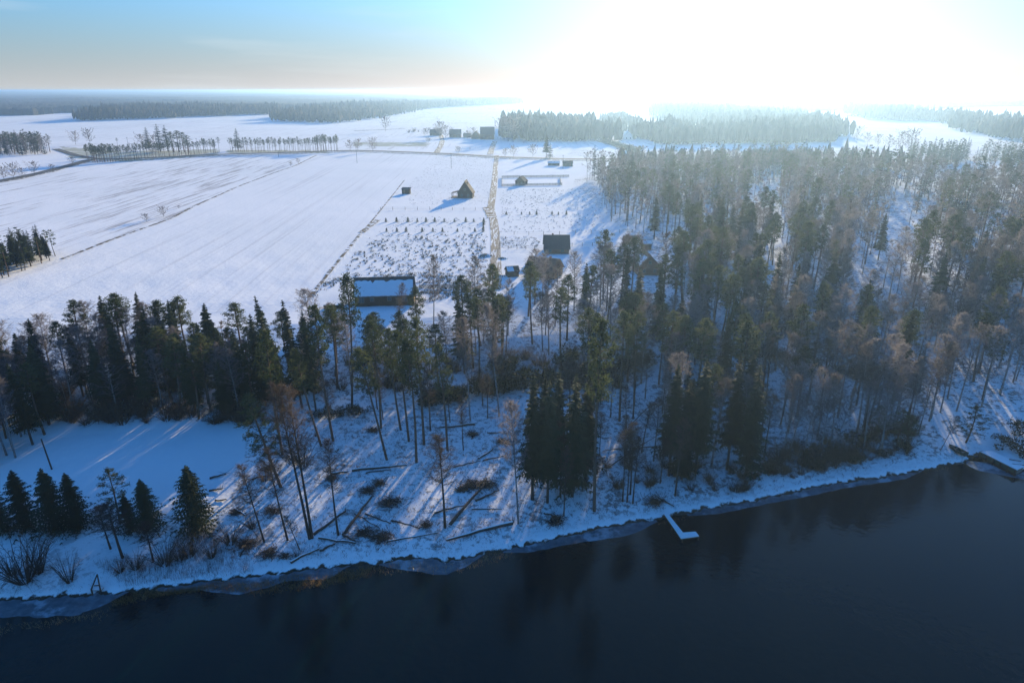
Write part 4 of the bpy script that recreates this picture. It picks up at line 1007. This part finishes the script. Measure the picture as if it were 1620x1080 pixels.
fence('wire fence running along the yard of the dark-roofed house', [(790,394),(860,394.5),(905,390),(985,389)], 1.2, 2, 'grey_wood', 'wire_fence', 3.2, rail=.02)
fence('wire fence across the middle plot below the steep house', [(602,332),(680,332),(770,332.5)], 1.3, 2, 'grey_wood', 'wire_fence', 5, rail=.014)
fence('dark rail fence between the cabin yard and the track', [(664,456),(700,456),(745,457)], 1.0, 3, 'grey_wood', rail=.10, every=3)
# poles
def pole(px, py, ty, label, cross=True, tx=None, name='power_pole', r=.13):
    p = at(px, py); h = height_to(p, ty); lean = 0
    if tx is not None:
        x0, _ = project(p.x, p.y, p.z+h); lean = math.atan(((tx-x0)*(p.y*CP + (H-p.z-h)*SP)/FPX)/h)
    e = thing(name, p, 0, label, 'pole'); e.rotation_euler = (0, lean, 0)
    MB().tube([(0,0,-.5),(0,0,h)], [r, r*.75], 8).build('post', M['log'], e)
    if cross:
        MB().box((0, 0, h-.5), (1.7, .12, .14)).build('crossarm', M['log'], e); b = MB()
        for x in (-.7, 0, .7): b.tube([(x,0,h-.43),(x,0,h-.2)], [.06,.05], 6)
        b.build('insulators', M['white_paint'], e)
    else: MB().tube([(0,0,h),(0,0,h+.06)], [r*.85, r*.4], 8).build('cap', M['grey_wood'], e)
pole(82, 742, 694, 'lone leaning wooden pole in the snow meadow', False, 65)
pole(565, 258, 232, 'power pole in the open field just below the road'); pole(441, 249, 238, 'short pole by the second roadside row')
pole(714, 267, 242, 'thin power pole in the plot above the steep house'); pole(890.5, 268, 245, 'power pole beside the greenish hut')
pole(204, 237, 217, 'power pole with wide crossarm left of the tall roadside spruces'); pole(312, 232, 219, 'thin pole far behind the roadside row')
pole(790, 392, 376, 'thin post at the corner of the wire fence', False, None, 'wooden_post', .06)
# young spruces in rows
def sapling(bx, by, h, label):
    p = at(bx, by); plant('spruce_full', p, h*.85, 'young_spruce', label, 'young spruce', 'small spruces planted in rows in the plots', None, 1.6)
R1 = [610.7, 627.4, 645.5, 660.2, 674, 688, 702.8, 718.9, 737, 749.6, 765.4]
for i, x in enumerate(R1): sapling(x, 351, random.uniform(1.7,2.5), 'tiny planted spruce in the upper row of the middle plot, ' + ['leftmost','second from left','third from left','fourth from left','fifth from left','sixth','seventh','fourth from right','third from right','second from right','rightmost'][i])
R2 = [611.7, 628, 642.6, 668, 685, 700, 723.7, 751.3, 764.4]
for i, x in enumerate(R2): sapling(x, 366.5, random.uniform(1.7,2.3), 'tiny planted spruce in the lower row of the middle plot, ' + ['leftmost','second from left','third from left','fourth from left','in the middle','fourth from right','third from right','second from right','rightmost'][i])
for i, (x, y) in enumerate([(765,353.5),(764.8,356),(764.6,362)]): sapling(x, y, 1.9, 'tiny planted spruce in the short column by the track, ' + ['top one','middle one','bottom one'][i])
R3 = [801, 825, 838, 849, 873.5, 883.3, 896]
for i, x in enumerate(R3): sapling(x, 339.5, random.uniform(1.4,2.1), 'tiny planted spruce in the plot right of the track, ' + ['leftmost','second from left','third from left','fourth from left','third from right','second from right','rightmost'][i])

# ------------------------------------------------------------------ jetty, boats, quay, landing
def prism(mb, poly, z0, z1):
    n = len(poly); return mb.add([(x, y, z0) for x, y in poly] + [(x, y, z1) for x, y in poly], [tuple(range(n))[::-1], tuple(range(n, 2*n))] + [(i, (i+1) % n, n+(i+1) % n, n+i) for i in range(n)])
jp = [(1050,811.2),(1055.5,810),(1080.5,841.5),(1100.5,840),(1106,847),(1077.5,851)]
JW = [flat(x, y, .75) for x, y in jp]; o = JW[5]; J = [(x-o[0], y-o[1]) for x, y in JW]
e = thing('jetty', (o[0], o[1], 0), 0, 'L-shaped wooden jetty under snow reaching into the dark water', 'jetty')
J = J[::-1] if sum(J[i][0]*J[(i+1) % 6][1] - J[(i+1) % 6][0]*J[i][1] for i in range(6)) < 0 else J
prism(MB(), J, .48, .62).build('deck', M['brown_wood'], e)
cx = sum(p[0] for p in J)/6; cy = sum(p[1] for p in J)/6
prism(MB(), J, .624, .74).build('snow_cover', M['snow'], e)
for (i, j, t_) in ((0,1,.08),(1,2,.05),(5,0,.5),(2,3,.6),(3,4,.9),(4,5,.1)):
    a, b = Vector((*J[i], 0)), Vector((*J[j], 0)); q = a.lerp(b, t_)*.985; MB().tube([(q.x, q.y, -2.2), (q.x, q.y, .47)], [.08,.08], 8).build('post', M['brown_wood'], e)
# rowing boat on the shore
def boat(px, py, L, rz, label):
    p = at(px, py); e = thing('rowing_boat', p + Vector((0,0,.12)), rz, label, 'boat'); n = 12; V = []; F = []
    for i in range(n+1):
        t = i/n*2-1; w_ = .62*(1 - max(0, t)**2.4*.97)*(1-.12*min(0, t)**2); bt = w_*.7; zb = .16*max(0, t)**2; zt = .48 + .16*abs(t)**2
        for s in (-1, 1):
            V += [(t*L/2, s*bt, zb), (t*L/2, s*w_, zt), (t*L/2, s*max(w_-.05, .004), zt), (t*L/2, s*max(bt-.05, .002), zb+.05)]
    for i in range(n):
        a, b = 8*i, 8*i+8
        for q in (0, 4):
            for k in range(3): f = (a+q+k, b+q+k, b+q+k+1, a+q+k+1); F.append(f if q else f[::-1])
        F += [(a, b, b+4, a+4), (a+3, a+7, b+7, b+3)]
    F += [(0,4,5,1), (0,1,2,3), (4,7,6,5)]
    MB().add(V, F).build('hull', M['green_paint'], e)
    for x in (-.28, .12, .34): MB().box((x*L, 0, .38), (.24, 1.0, .035)).build('seat', M['grey_wood'], e)
    for s in (-1, 1): MB().box((0, s*.62, .53), (L*.6, .05, .05)).build('gunwale', M['grey_wood'], e)
boat(1514, 715, 3.4, math.atan2(at(1506, 709).y - at(1529, 729).y, at(1506, 709).x - at(1529, 729).x), 'dark green rowing boat pulled up on the snowy shore')
# quay edge of the snow ramp
A = Vector((*flat(1551, 717, .9), 0)); B = Vector((*flat(1607, 745, .9), 0)); d = (B-A); L = d.length; rz = math.atan2(d.y, d.x)
e = thing('quay', (A.x, A.y, 0), rz, 'dark green timber quay edge holding up the snow ramp', 'quay')
for k in range(4): MB().box((L/2, -.02*k, .0 + .3*k), (L+.3, .14, .27)).build('beam', M['green_paint'] if k > 1 else M['dark_wood'], e)
for k in range(6): MB().tube([(L*k/5, -.2, -2), (L*k/5, -.2, 1.18)], [.1,.1], 8).build('post', M['dark_wood'], e)
prism(MB(), [(-.1,.1),(L+.1,.1),(L-.3,2.1),(.5,1.9)], .3, 1.12).build('deck', M['grey_wood'], e)
prism(MB(), [(-.1,.08),(L+.1,.08),(L-.25,2.3),(.4,2.2)], 1.124, 1.22).build('snow_cover', M['snow'], e)
for k, (xa, ya) in enumerate([(1603,739),(1609,741),(1606,736)]):
    q = at(xa, ya); tag(MB().tube([(-.8,.3*k,.75+.1*k),(.9,.25*k-.4,.85)], [.08,.06], 6).build('wooden_pole', M['log']), ['short stake sticking out at the outer end of the quay', 'second stake lying at the outer end of the quay', 'upper stake near the outer end of the quay'][k], 'pole').location = (q.x, q.y, max(q.z, .2)-.1)
# landing with A-shaped poles
a, b, c = Vector((*flat(154, 909, 1.6), 1.7)), Vector((*flat(146, 938, .3), .3)), Vector((*flat(160, 937, .3), .3))
e = thing('landing_stage', (b.x, b.y, 0), 0, 'small landing made of two converging poles and a snowy plank at the shore', 'landing'); o = Vector((b.x, b.y, 0))
for q in (b, c): MB().tube([q-o+Vector((0,0,-.9)), q-o+Vector((0,0,.6)), a-o], [.11,.1,.08], 8).build('rail', M['log'], e)
m1 = (b*.6+a*.4)-o; m2 = (c*.6+a*.4)-o; MB().tube([m1, m2], [.08,.08], 6).build('crossbar', M['log'], e)
MB().box(((b+c)/2-o)+Vector((0,.3,.35)), (1.3, .55, .08)).build('plank', M['grey_wood'], e); MB().box(((b+c)/2-o)+Vector((0,.3,.43)), (1.25, .5, .08)).build('snow_cover', M['snow'], e)

# ------------------------------------------------------------------ ice shelf, reeds
def along(px0, px1, step):
    P = [Vector((*p, 0)) for p in SH[1:-1]]; out = []
    for a, b in zip(P[:-1], P[1:]):
        n = max(1, int((b-a).length/step))
        for k in range(n):
            q = a.lerp(b, k/n); x_, y_ = project(q.x, q.y, 0)
            if px0 <= x_ <= px1: d = (b-a).normalized(); out.append((q, Vector((d.y, -d.x, 0)), x_))
    return out
def ice(px0, px1, wf, lb):
    L = along(px0, px1, .5); V = []; n = 7; r = random.Random(int(px0)+3); ph = r.uniform(0, 6)
    for i, (q, nr, x_) in enumerate(L):
        e_ = math.sin(math.pi*min(1, i/12, (len(L)-1-i)/12)/2 if len(L) > 24 else 1)
        w_ = wf(x_)*(1 + .30*math.sin(i*.06+ph) + .12*math.sin(i*.19+ph*2) + .04*math.sin(i*.9) + .03*r.uniform(-1,1))*max(.04, e_)
        for k in range(n+1): p = q + nr*(-1.8 + (w_+1.8)*k/n); V.append((p.x, p.y, .03 if k < n else .004))
    me = npmesh('ice', V, grid_tris(len(L), n+1), M['ice']); tag(link('ice', me), kind='structure')
ice(-150, 215, lambda x: 3.8, ''); ice(225, 560, lambda x: 1.7 + 1.2*math.sin(x/50)**2, ''); ice(600, 770, lambda x: 1.8, ''); ice(775, 1045, lambda x: 1.5, ''); ice(1085, 1460, lambda x: 1.2, ''); ice(1535, 1620, lambda x: 5.0, '')
def tufts(name, pts, hf, n, m, label, cat, wd=.02, spread=.25, lean=.5):
    P = []
    for p in pts:
        h = hf()
        for _ in range(n):
            a = random.uniform(0, 6.28); b = Vector(p) + Vector((random.gauss(0, spread), random.gauss(0, spread), -.05)); s_ = Vector((math.cos(a), math.sin(a), 0))*wd
            t_ = b + Vector((random.uniform(-1,1)*lean*h, random.uniform(-1,1)*lean*h, h*random.uniform(.6,1.1))); tri(P, b - s_, b + s_, t_)
    V, T = asT(P); o = link(name, npmesh(name, V, T, m)); tag(o, label, cat, None, 'stuff'); return o
def reed_pts(px0, px1, w0, w1, dens, zmin=0):
    out = []
    for q, nr, x_ in along(px0, px1, .35):
        for _ in range(dens): p = q + nr*random.uniform(w0(x_), w1(x_)); out.append((p.x, p.y, .0))
    return out
tufts('reeds', reed_pts(190, 590, lambda x: .6 + 1.2*abs(math.sin(x/37)), lambda x: 3.0 + 1.3*math.sin(x/60), 9), lambda: random.uniform(.35,.8), 7, M['reed'], 'golden dry reeds standing in the shallow edge at the lower left', 'reeds', .02, .22, .7)
tufts('reeds', reed_pts(590, 800, lambda x: .3, lambda x: 2.2, 3), lambda: random.uniform(.3,.6), 6, M['reed'], 'dry reeds along the icy shore below the logs', 'reeds', .018)
tufts('reeds', reed_pts(-100, 190, lambda x: 4.0, lambda x: 5.2, 2), lambda: random.uniform(.3,.55), 6, M['reed'], 'sparse reeds at the outer ice edge on the left', 'reeds', .018)
tufts('reeds', reed_pts(800, 1500, lambda x: -.4, lambda x: .5, 1), lambda: random.uniform(.2,.45), 5, M['reed'], 'thin fringe of dry reeds along the right shore', 'reeds', .015)
# shore grass and woodland litter
pts = []
for q, nr, x_ in along(-120, 1545, .3):
    for _ in range(3):
        p = q - nr*abs(random.gauss(.3, 2.6)); z = gz(p.x, p.y)
        if z > .15: pts.append((p.x, p.y, z))
tufts('shore_grass', pts, lambda: random.uniform(.15,.5), 4, M['twig'], 'dark grass and stalks poking through the snow along the shore', 'grass', .015, .15)
def area_pts(poly, n):
    W = wpoly(poly); xs = [p[0] for p in W]; ys = [p[1] for p in W]; X = rng.uniform(min(xs), max(xs), n*4); Y = rng.uniform(min(ys), max(ys), n*4); k = inpoly(X, Y, W); X, Y = X[k][:n], Y[k][:n]; return np.stack([X, Y, hgt(X, Y)], 1)
SLOPE = [(400,700),(560,660),(815,640),(1040,620),(1200,640),(1440,690),(1450,725),(1200,780),(1050,805),(820,845),(690,870),(380,890)]
tufts('undergrowth', area_pts(SLOPE, 7000), lambda: random.uniform(.15,.6), 5, M['twig'], 'low twigs and grass poking through the snow under the shore trees', 'undergrowth', .035, .2, .8)
tufts('undergrowth', area_pts([(300,820),(400,860),(400,905),(200,930),(150,890),(260,880)], 1500), lambda: random.uniform(.4,1.5), 4, M['twig'], 'thin upright shoots at the lower left shore', 'undergrowth', .012, .2, .15)
tufts('undergrowth', area_pts([(1100,430),(1700,440),(1700,620),(1500,650),(1200,640),(1040,610),(900,580),(840,560),(560,640),(480,600),(560,560),(800,520),(1000,460)], 6500), lambda: random.uniform(.3,1.1), 5, M['twig'], 'brushwood on the snowy floor of the wood', 'undergrowth', .025, .3, .6)
tufts('weeds', area_pts([(640,340),(770,345),(770,440),(600,440),(580,380)], 420), lambda: random.uniform(.2,.6), 6, M['weed'], 'thin weeds between the planted spruces and the lower plot', 'weeds', .06, .2, .5)
tufts('weeds', area_pts([(610,372),(770,370),(770,440),(740,470),(660,470),(560,440),(520,470),(560,400)], 560), lambda: random.uniform(.3,1.0), 8, M['weed'], 'dark weeds scattered over the lower half of the middle plot', 'weeds', .09, .2, .5)
tufts('weeds', area_pts([(520,440),(690,430),(770,450),(760,475),(665,478),(660,440),(560,436),(480,480)], 380), lambda: random.uniform(.4,1.0), 7, M['weed'], 'dense weeds above the cabin roof', 'weeds', .08, .3, .5)
tufts('weeds', area_pts([(792,300),(940,298),(960,366),(792,368)], 900), lambda: random.uniform(.2,.6), 5, M['weed'], 'sparse weeds in the plot right of the track', 'weeds', .07, .2, .5)
tufts('weeds', area_pts([(690,246),(780,248),(775,325),(650,325),(640,300)], 1500), lambda: random.uniform(.2,.5), 5, M['weed'], 'fine weeds in the plot around the steep house', 'weeds', .045, .2, .5)
tufts('weeds', area_pts([(792,374),(855,376),(855,392),(792,392)], 160), lambda: random.uniform(.3,.8), 6, M['weed'], 'weeds left of the dark-roofed house', 'weeds', .05, .2, .5)
# ------------------------------------------------------------------ fallen logs
def log(x0, y0, x1, y1, r, label, snow=False, lift=.12, roots=False, branches=0, m='log'):
    r *= 1.35
    if not branches and r > .15: branches = 6
    a, b = at(x0, y0), at(x1, y1); o = a.copy(); L = (b-a).length; n = 6; e = thing('fallen_log', o, 0, label, 'log'); pts = []
    for i in range(n+1):
        q = a.lerp(b, i/n); g = gz(q.x, q.y); q.z = max(q.z, g) + r*.7 + lift*(i/n if not snow else .3); q.x += random.uniform(-.13,.13); q.y += random.uniform(-.13,.13); q.z += random.uniform(-.04,.05); pts.append(q-o)
    rad = [r*(1-.45*i/n) for i in range(n+1)]
    MB().tube(pts, rad, 8).build('trunk', M[m], e)
    if snow: MB().tube([p + Vector((0,0,rad[i]*.62)) for i, p in enumerate(pts)], [q*.6 for q in rad], 8).build('snow_cover', M['snow'], e)
    if roots:
        b_ = MB()
        for k in range(14): v = rv(random); v = v.normalized()*random.uniform(.5,.95); b_.tube([pts[0], pts[0]+v*.6, pts[0]+v], [.07,.04,.015], 4, False)
        b_.build('root_plate', M[m], e)
    if branches:
        b_ = MB()
        for k in range(branches):
            t_ = random.uniform(.55,1); q = pts[0].lerp(pts[-1], t_); d = (pts[-1]-pts[0]).normalized(); v = (d*random.uniform(.2,.9) + rv(random)*.8); v.z = abs(v.z)*.35; l_ = random.uniform(.6,2.2)
            b_.tube([q, q+v.normalized()*l_*.6, q+v.normalized()*l_+Vector((0,0,-.1))], [.035,.02,.008], 3, False)
        b_.build('branches', M[m], e)
for a in [(461,891,506,868,.16,'bare log lying lowest on the slope just above the shore at left',True), (507,872,529,861.5,.12,'short log continuing the line of the lowest left log'), (505,852,562,860,.14,'log lying level at the foot of the twin trunks',True),
          (543,846,562,858,.13,'short log touching the right end of the level log'), (497,846,546,811,.16,'log rising to the right from the foot of the twin trunks'), (544,845,588,788,.17,'long leaning log between the crossed logs and the dark brush'),
          (524,751,550,747,.17,'short snow-topped log behind the slim leafless tree',True), (556,745,644,738,.18,'long snow-capped log across the middle of the slope',True), (579,748,618,745,.09,'thin log just below the long snow-capped log'),
          (750,672,694,677,.17,'log on the upper slope behind the pine feet',True,.1,False,0), (756,727,780,711,.15,'short snow-topped log pointing up right on the streaked snow',True), (712,830,769,770,.20,'big dark log leaning up the bank beside the brown shore tree',False,.5,False,14),
          (753,792,789,777,.12,'curved branch log joining the big dark log'), (688,812,738,800,.1,'thin log crossing behind the brown shore tree'), (745,806,793,806,.1,'thin level log right of the big dark log',True),
          (810,828,707,856,.23,'largest fallen trunk with roots at its right end, lying along the shore',True,.1,True,26), (613,857,692,842,.1,'thin snow-covered log left of the brown shore tree',True), (577,813,618,830,.09,'thin stick log left of the brush heap'),
          (620,823,664,839,.1,'twiggy log in the brush heap',False,.3,False,10), (719,739,760,730,.08,'thin mossy log in the streaked snow'), (765,729,801,721,.08,'thin branch right of the mossy log'), (770,685,810,686,.07,'thin pole log at the edge of the black spruce clump'),
          (331,758,358,751,.12,'upper short log at the right edge of the snow meadow'), (332,777,352,774,.12,'middle short log at the right edge of the snow meadow'), (341,792,360,792,.1,'lowest short log at the right edge of the snow meadow'),
          (399,758,431,751,.12,'log behind the leaning pine',True), (379,881,394,861,.08,'thin dead stem leaning beside the first slim trunk'), (372,806,390,817,.14,'sunlit board-like log at the end of the meadow',True), (1048,791,1067,803,.1,'thin dark log pointing down to the jetty'),
          (1040,706,954,714,.08,'thin pole log lying across the snowy gap in the wood'), (860,812,884,820,.1,'broken log under the low bare tree',False,.2,False,8), (560,812,600,836,.07,'short crossing stick near the brush')]: log(*a)
# leaning dead pole trees
for x0, y0, x1, y1, lb in [(995,674,1040,648,'dead thin trunk leaning in the snowy gap'), (960,740,1045,704,'dead thin trunk leaning low between the trees')]:
    a, b = at(x0, y0), at(x1, y1); e = thing('leaning_dead_trunk', a, 0, lb, 'dead tree')
    MB().tube([(0,0,-.1), (b-a)*.5+Vector((0,0,1.4)), (b-a)+Vector((0,0,2.4))], [.1,.08,.04], 6).build('trunk', M['log'], e)
    MB().tube([(b-a)*.5+Vector((0,0,1.4)), (b-a)*.6+Vector((.3,.2,2.3))], [.03,.01], 4).build('branch', M['log'], e)
# brush heaps, bushes, junipers
def heap(px, py, w_, h, label):
    p = at(px, py); r = random.Random(int(px)); mb = MB(); P = []
    for _ in range(int(46*w_)):
        c = Vector((r.gauss(0, w_*.30), r.gauss(0, w_*.24), abs(r.gauss(0, h*.32)))); v = rv(r); v.z *= .45; v = v.normalized()*r.uniform(.3,1.2)*w_*.4; c.z = max(c.z, abs(v.z)*.8); mb.tube([c-v, c+rv(r)*.1, c+v], [.035,.025,.008], 3, False)
        for _ in range(5): q = c + v*r.uniform(-1,1); e2 = rv(r)*.5; s_ = e2.cross(rv(r)).normalized()*.02; tri(P, q - s_, q + s_, q + e2)
    e = thing('brush_heap', p, 0, label, 'brush heap', 'heaps of cut branches on the slope'); mb.build('branches', M['log'], e); V, T = asT(P); link('twigs', npmesh('twigs', V, T, M['twig']), e)
for a in [(583,777,2.2,.9,'round brush heap under the lit snow edge'),(619,797,3.0,1.3,'largest dark brush heap in the middle of the slope'),(577,845,2.4,.8,'brush heap at the end of the leaning log'),(606,852,2.6,.8,'flat brush heap left of the thin snowy log'),
          (675,832,1.4,1.2,'small upright brush tuft beside the brown shore tree'),(425,878,2.2,1.2,'round dark brush heap near the shore at left'),(452,880,1.2,.7,'small brush heap right of the round dark one'),(745,770,2.8,1.2,'brush heap at the top of the big dark log'),
          (772,768,2.6,1.2,'brush heap beside the black spruce clump'),(730,775,1.6,.8,'small brush heap left of the big log top'),(600,765,1.8,.8,'scattered brush below the long snow-capped log'),(392,862,2.4,.8,'flat brush heap left of the first slim trunk'),(432,810,2.2,.9,'brown brush heap in the sunlit strip'),
          (372,812,1.5,.8,'brush around the sunlit board-like log'),(525,757,1.5,.6,'snowy brush beside the short snow-topped log'),(748,688,1.8,.8,'brush near the foot of the bare birch'),(795,700,2.0,.8,'brush at the left edge of the black spruce clump'),(877,826,2.2,.8,'brush heap in the snow left of the very tall thin pine'),
          (425,742,2.0,.8,'brush heap behind the leaning pine'),(590,682,1.8,.9,'dark brush at the pine feet below the cabin'),(1035,795,2.6,1.0,'brown brush heap left of the jetty')]: heap(*a)
def shrub(key, px, py, h, label, ws=1.0, group=None, jit=0):
    p = at(px + random.uniform(-jit, jit), py + random.uniform(-jit, jit)*.4); plant(key, p, h, {'bush': 'bush', 'rust_bush': 'bush', 'juniper': 'juniper_bush'}[key], label, CATS.get(key, 'bush'), group, None, ws)
for px, py, n, x1, y1, h, lb in [(505,661,5,572,655,2.4,'dark juniper in the low patch left of the pine feet'), (672,640,7,730,632,3.2,'dark juniper in the hedge behind the pine trunks'), (758,625,8,822,612,3.6,'dark juniper in the thick hedge left of the black spruce clump'),
                                 (908,612,10,1022,574,3.4,'dark juniper in the rising hedge behind the black spruce clump'), (1195,560,6,1260,575,2.6,'dark juniper under the pines of the lakeside wood'), (1325,592,5,1365,596,2.4,'dark juniper in the clearing of the lakeside wood')]:
    for k in range(n): shrub('juniper', px + (x1-px)*k/(n-1), py + (y1-py)*k/(n-1), h*random.uniform(.7,1.2), lb + ', ' + (['left end', 'second from left', 'third from left', 'fourth from left', 'fifth from left'][k] if k < 5 and k < n-1 else ['right end', 'second from right', 'third from right', 'fourth from right', 'fifth from right'][n-1-k]), 1.5, 'juniper hedge bushes: ' + lb, 2)
def shrubs(n, keys, fx, fh, label, ws, group):
    Q = []
    for i in range(n): x, y = fx(i); Q.append((i, x, y, 1))
    sb = sublabel(Q)
    for i, x, y, _ in Q: shrub(random.choice(keys), x, y, random.uniform(*fh), label.split(' in the ')[0].split(' at the ')[0].split(' behind the ')[0].split(' inside the ')[0] + sb[i] + label[len(label.split(' in the ')[0].split(' at the ')[0].split(' behind the ')[0].split(' inside the ')[0]):], ws, group)
shrubs(64, ['bush', 'bush', 'bush', 'rust_bush', 'juniper'], lambda i: (1205 + 240*i/63, 768 - 55*i/63 - random.uniform(0, 46)), (1.2, 3.8), 'dark tangled bush in the belt along the right shore', 1.4, 'bushes of the right shore belt')
shrubs(36, ['bush', 'rust_bush'], lambda i: (860 + 330*random.random(), 768 + random.uniform(-30, 12)), (1.2, 2.8), 'low bare bush at the foot of the lakeside spruces', 1.3, 'bushes below the lakeside spruces')
shrubs(46, ['bush', 'rust_bush', 'bush'], lambda i: (random.uniform(90, 440), random.uniform(652, 672)), (2, 4.5), 'leafless bank bush behind the snow meadow', 1.4, 'bushes behind the snow meadow')
shrubs(70, ['bush', 'bush', 'juniper'], lambda i: (random.uniform(470, 1000), random.uniform(560, 625)), (2.2, 4.6), 'thicket bush behind the juniper hedges on the slope', 1.3, 'thicket bushes on the upper slope')
shrubs(26, ['bush'], lambda i: (random.uniform(60, 300), random.uniform(610, 655)), (3, 5), 'pale leafless thicket bush inside the left belt', 1.3, 'thicket bushes in the left belt')
for px, py, h, lb, ws in [(40,918,6.5,'large fan-shaped bare bush at the lower left shore',1.3),(62,905,7,'slender bare bush behind the fan-shaped one',.7),(20,912,4,'bare bush left of the fan-shaped one',1.1),(110,920,5,'thin bare saplings right of the fan-shaped bush',.7),
                      (262,893,4.5,'bare bush by the shore below the shaggy spruce',1.2),(215,900,3,'low bare bush right of the landing',1.2),(300,880,3.6,'bare bush below the conical spruce',1.2),(335,880,3,'low thorny bush right of the conical spruce',1.3),
                      (365,860,3.5,'brown bare bush left of the first slim trunk',1.3),(285,885,3.4,'bare bush between the shaggy and the conical spruce',1.1),(400,835,3,'brown bush left of the leaning trunks',1.3),(420,760,3,'bare bush under the leaning pine',1.2),
                      (480,735,5,'greyish bare thicket behind the twin trunks',1.2),(500,690,1.2,'little bush on the slope',1.0),(470,880,1.5,'tiny bush beside the low shore logs',1.2),(190,905,2.2,'low bush beside the landing',1.3),
                      (1585,700,2.2,'small dark bush left of the ramp edge bushes',1.0),(1600,712,3.0,'dark bush at the right edge of the snow ramp',1.2),(1612,690,3.4,'taller dark bush right of the snow ramp',1.2),(1618,725,3.0,'dark bush above the outer quay end',1.3),(1608,672,1.6,'small bush at the upper right of the snow ramp',1.2)]:
    shrub('bush' if px < 1500 else random.choice(['juniper','bush']), px, py, h, lb, ws)
shrubs(16, ['bush'], lambda i: (random.uniform(640, 720), 208 + random.uniform(-2, 3)), (2.5, 5), 'garden bush in the farm orchard', 1.3, 'orchard bushes at the farm')
_q = [(i, 952 + 58*i/25, 224 + 19*i/25 + i*1e-3, 1) for i in range(26)]; _s = sublabel(_q)
for i, x_, y_, _ in _q: shrub('juniper', x_, y_, random.uniform(3,5.5), 'hedge bush' + _s[i] + ' in the dark hedge leading to the wood', 1.6, 'hedge bushes toward the wood', 1)
# stacked timber near the cabin
p = at(527, 488); e = thing('timber_stack', p, 0, 'row of stacked firewood left of the long dark cabin', 'woodpile')
for k in range(5): MB().box((-1.8 + k*.9, 0, .45), (.8, .9, 1.0+.1*(k % 2))).build('stack', M['dark_wood'], e)
MB().box((0, 0, 1.08), (4.6, 1.0, .1)).build('snow_cover', M['snow'], e)
# mounds of earth beside the track
for px, py, s_, lb in [(768,405,1.6,'brown heap of earth left of the muddy track end'), (790,437,1.2,'brown heap of earth right of the muddy track end'), (795,409,1.0,'small earth heap right of the muddy track')]:
    p = at(px, py); mb = MB(); n = 14; V = [(0,0,s_*.45)]; F = []
    for j, (rr_, zz) in enumerate([(.45,.38),(.8,.2),(1.15,-.1)]):
        for k in range(n): a = 6.283*k/n; q = rr_*random.uniform(.8,1.2)*s_; V.append((math.cos(a)*q*1.5, math.sin(a)*q, zz*s_*random.uniform(.8,1.2)))
    F += [(0, 1+k, 1+(k+1) % n) for k in range(n)]
    for j in (0, 1): F += [(1+j*n+k, 1+(j+1)*n+k, 1+(j+1)*n+(k+1) % n, 1+j*n+(k+1) % n) for k in range(n)]
    o = mb.add(V, F).build('earth_mound', M['mud']); o.location = p; tag(o, lb, 'earth heap')
# ------------------------------------------------------------------ haze
hm = bpy.data.materials.new('haze'); hm.use_nodes = True; t = hm.node_tree; t.nodes.remove(t.nodes['Principled BSDF'])
pv = t.nodes.new('ShaderNodeVolumePrincipled'); pv.inputs['Color'].default_value = (.35,.57,.90,1); pv.inputs['Density'].default_value = HAZE; pv.inputs['Anisotropy'].default_value = .64
t.links.new(pv.outputs[0], t.nodes['Material Output'].inputs['Volume'])
hz = MB(); hz.box((0, 8500, 26.75), (40000, 19000, 70)); o = hz.build('haze', hm); tag(o, 'thin pale winter haze over the whole land', 'haze', None, 'stuff')
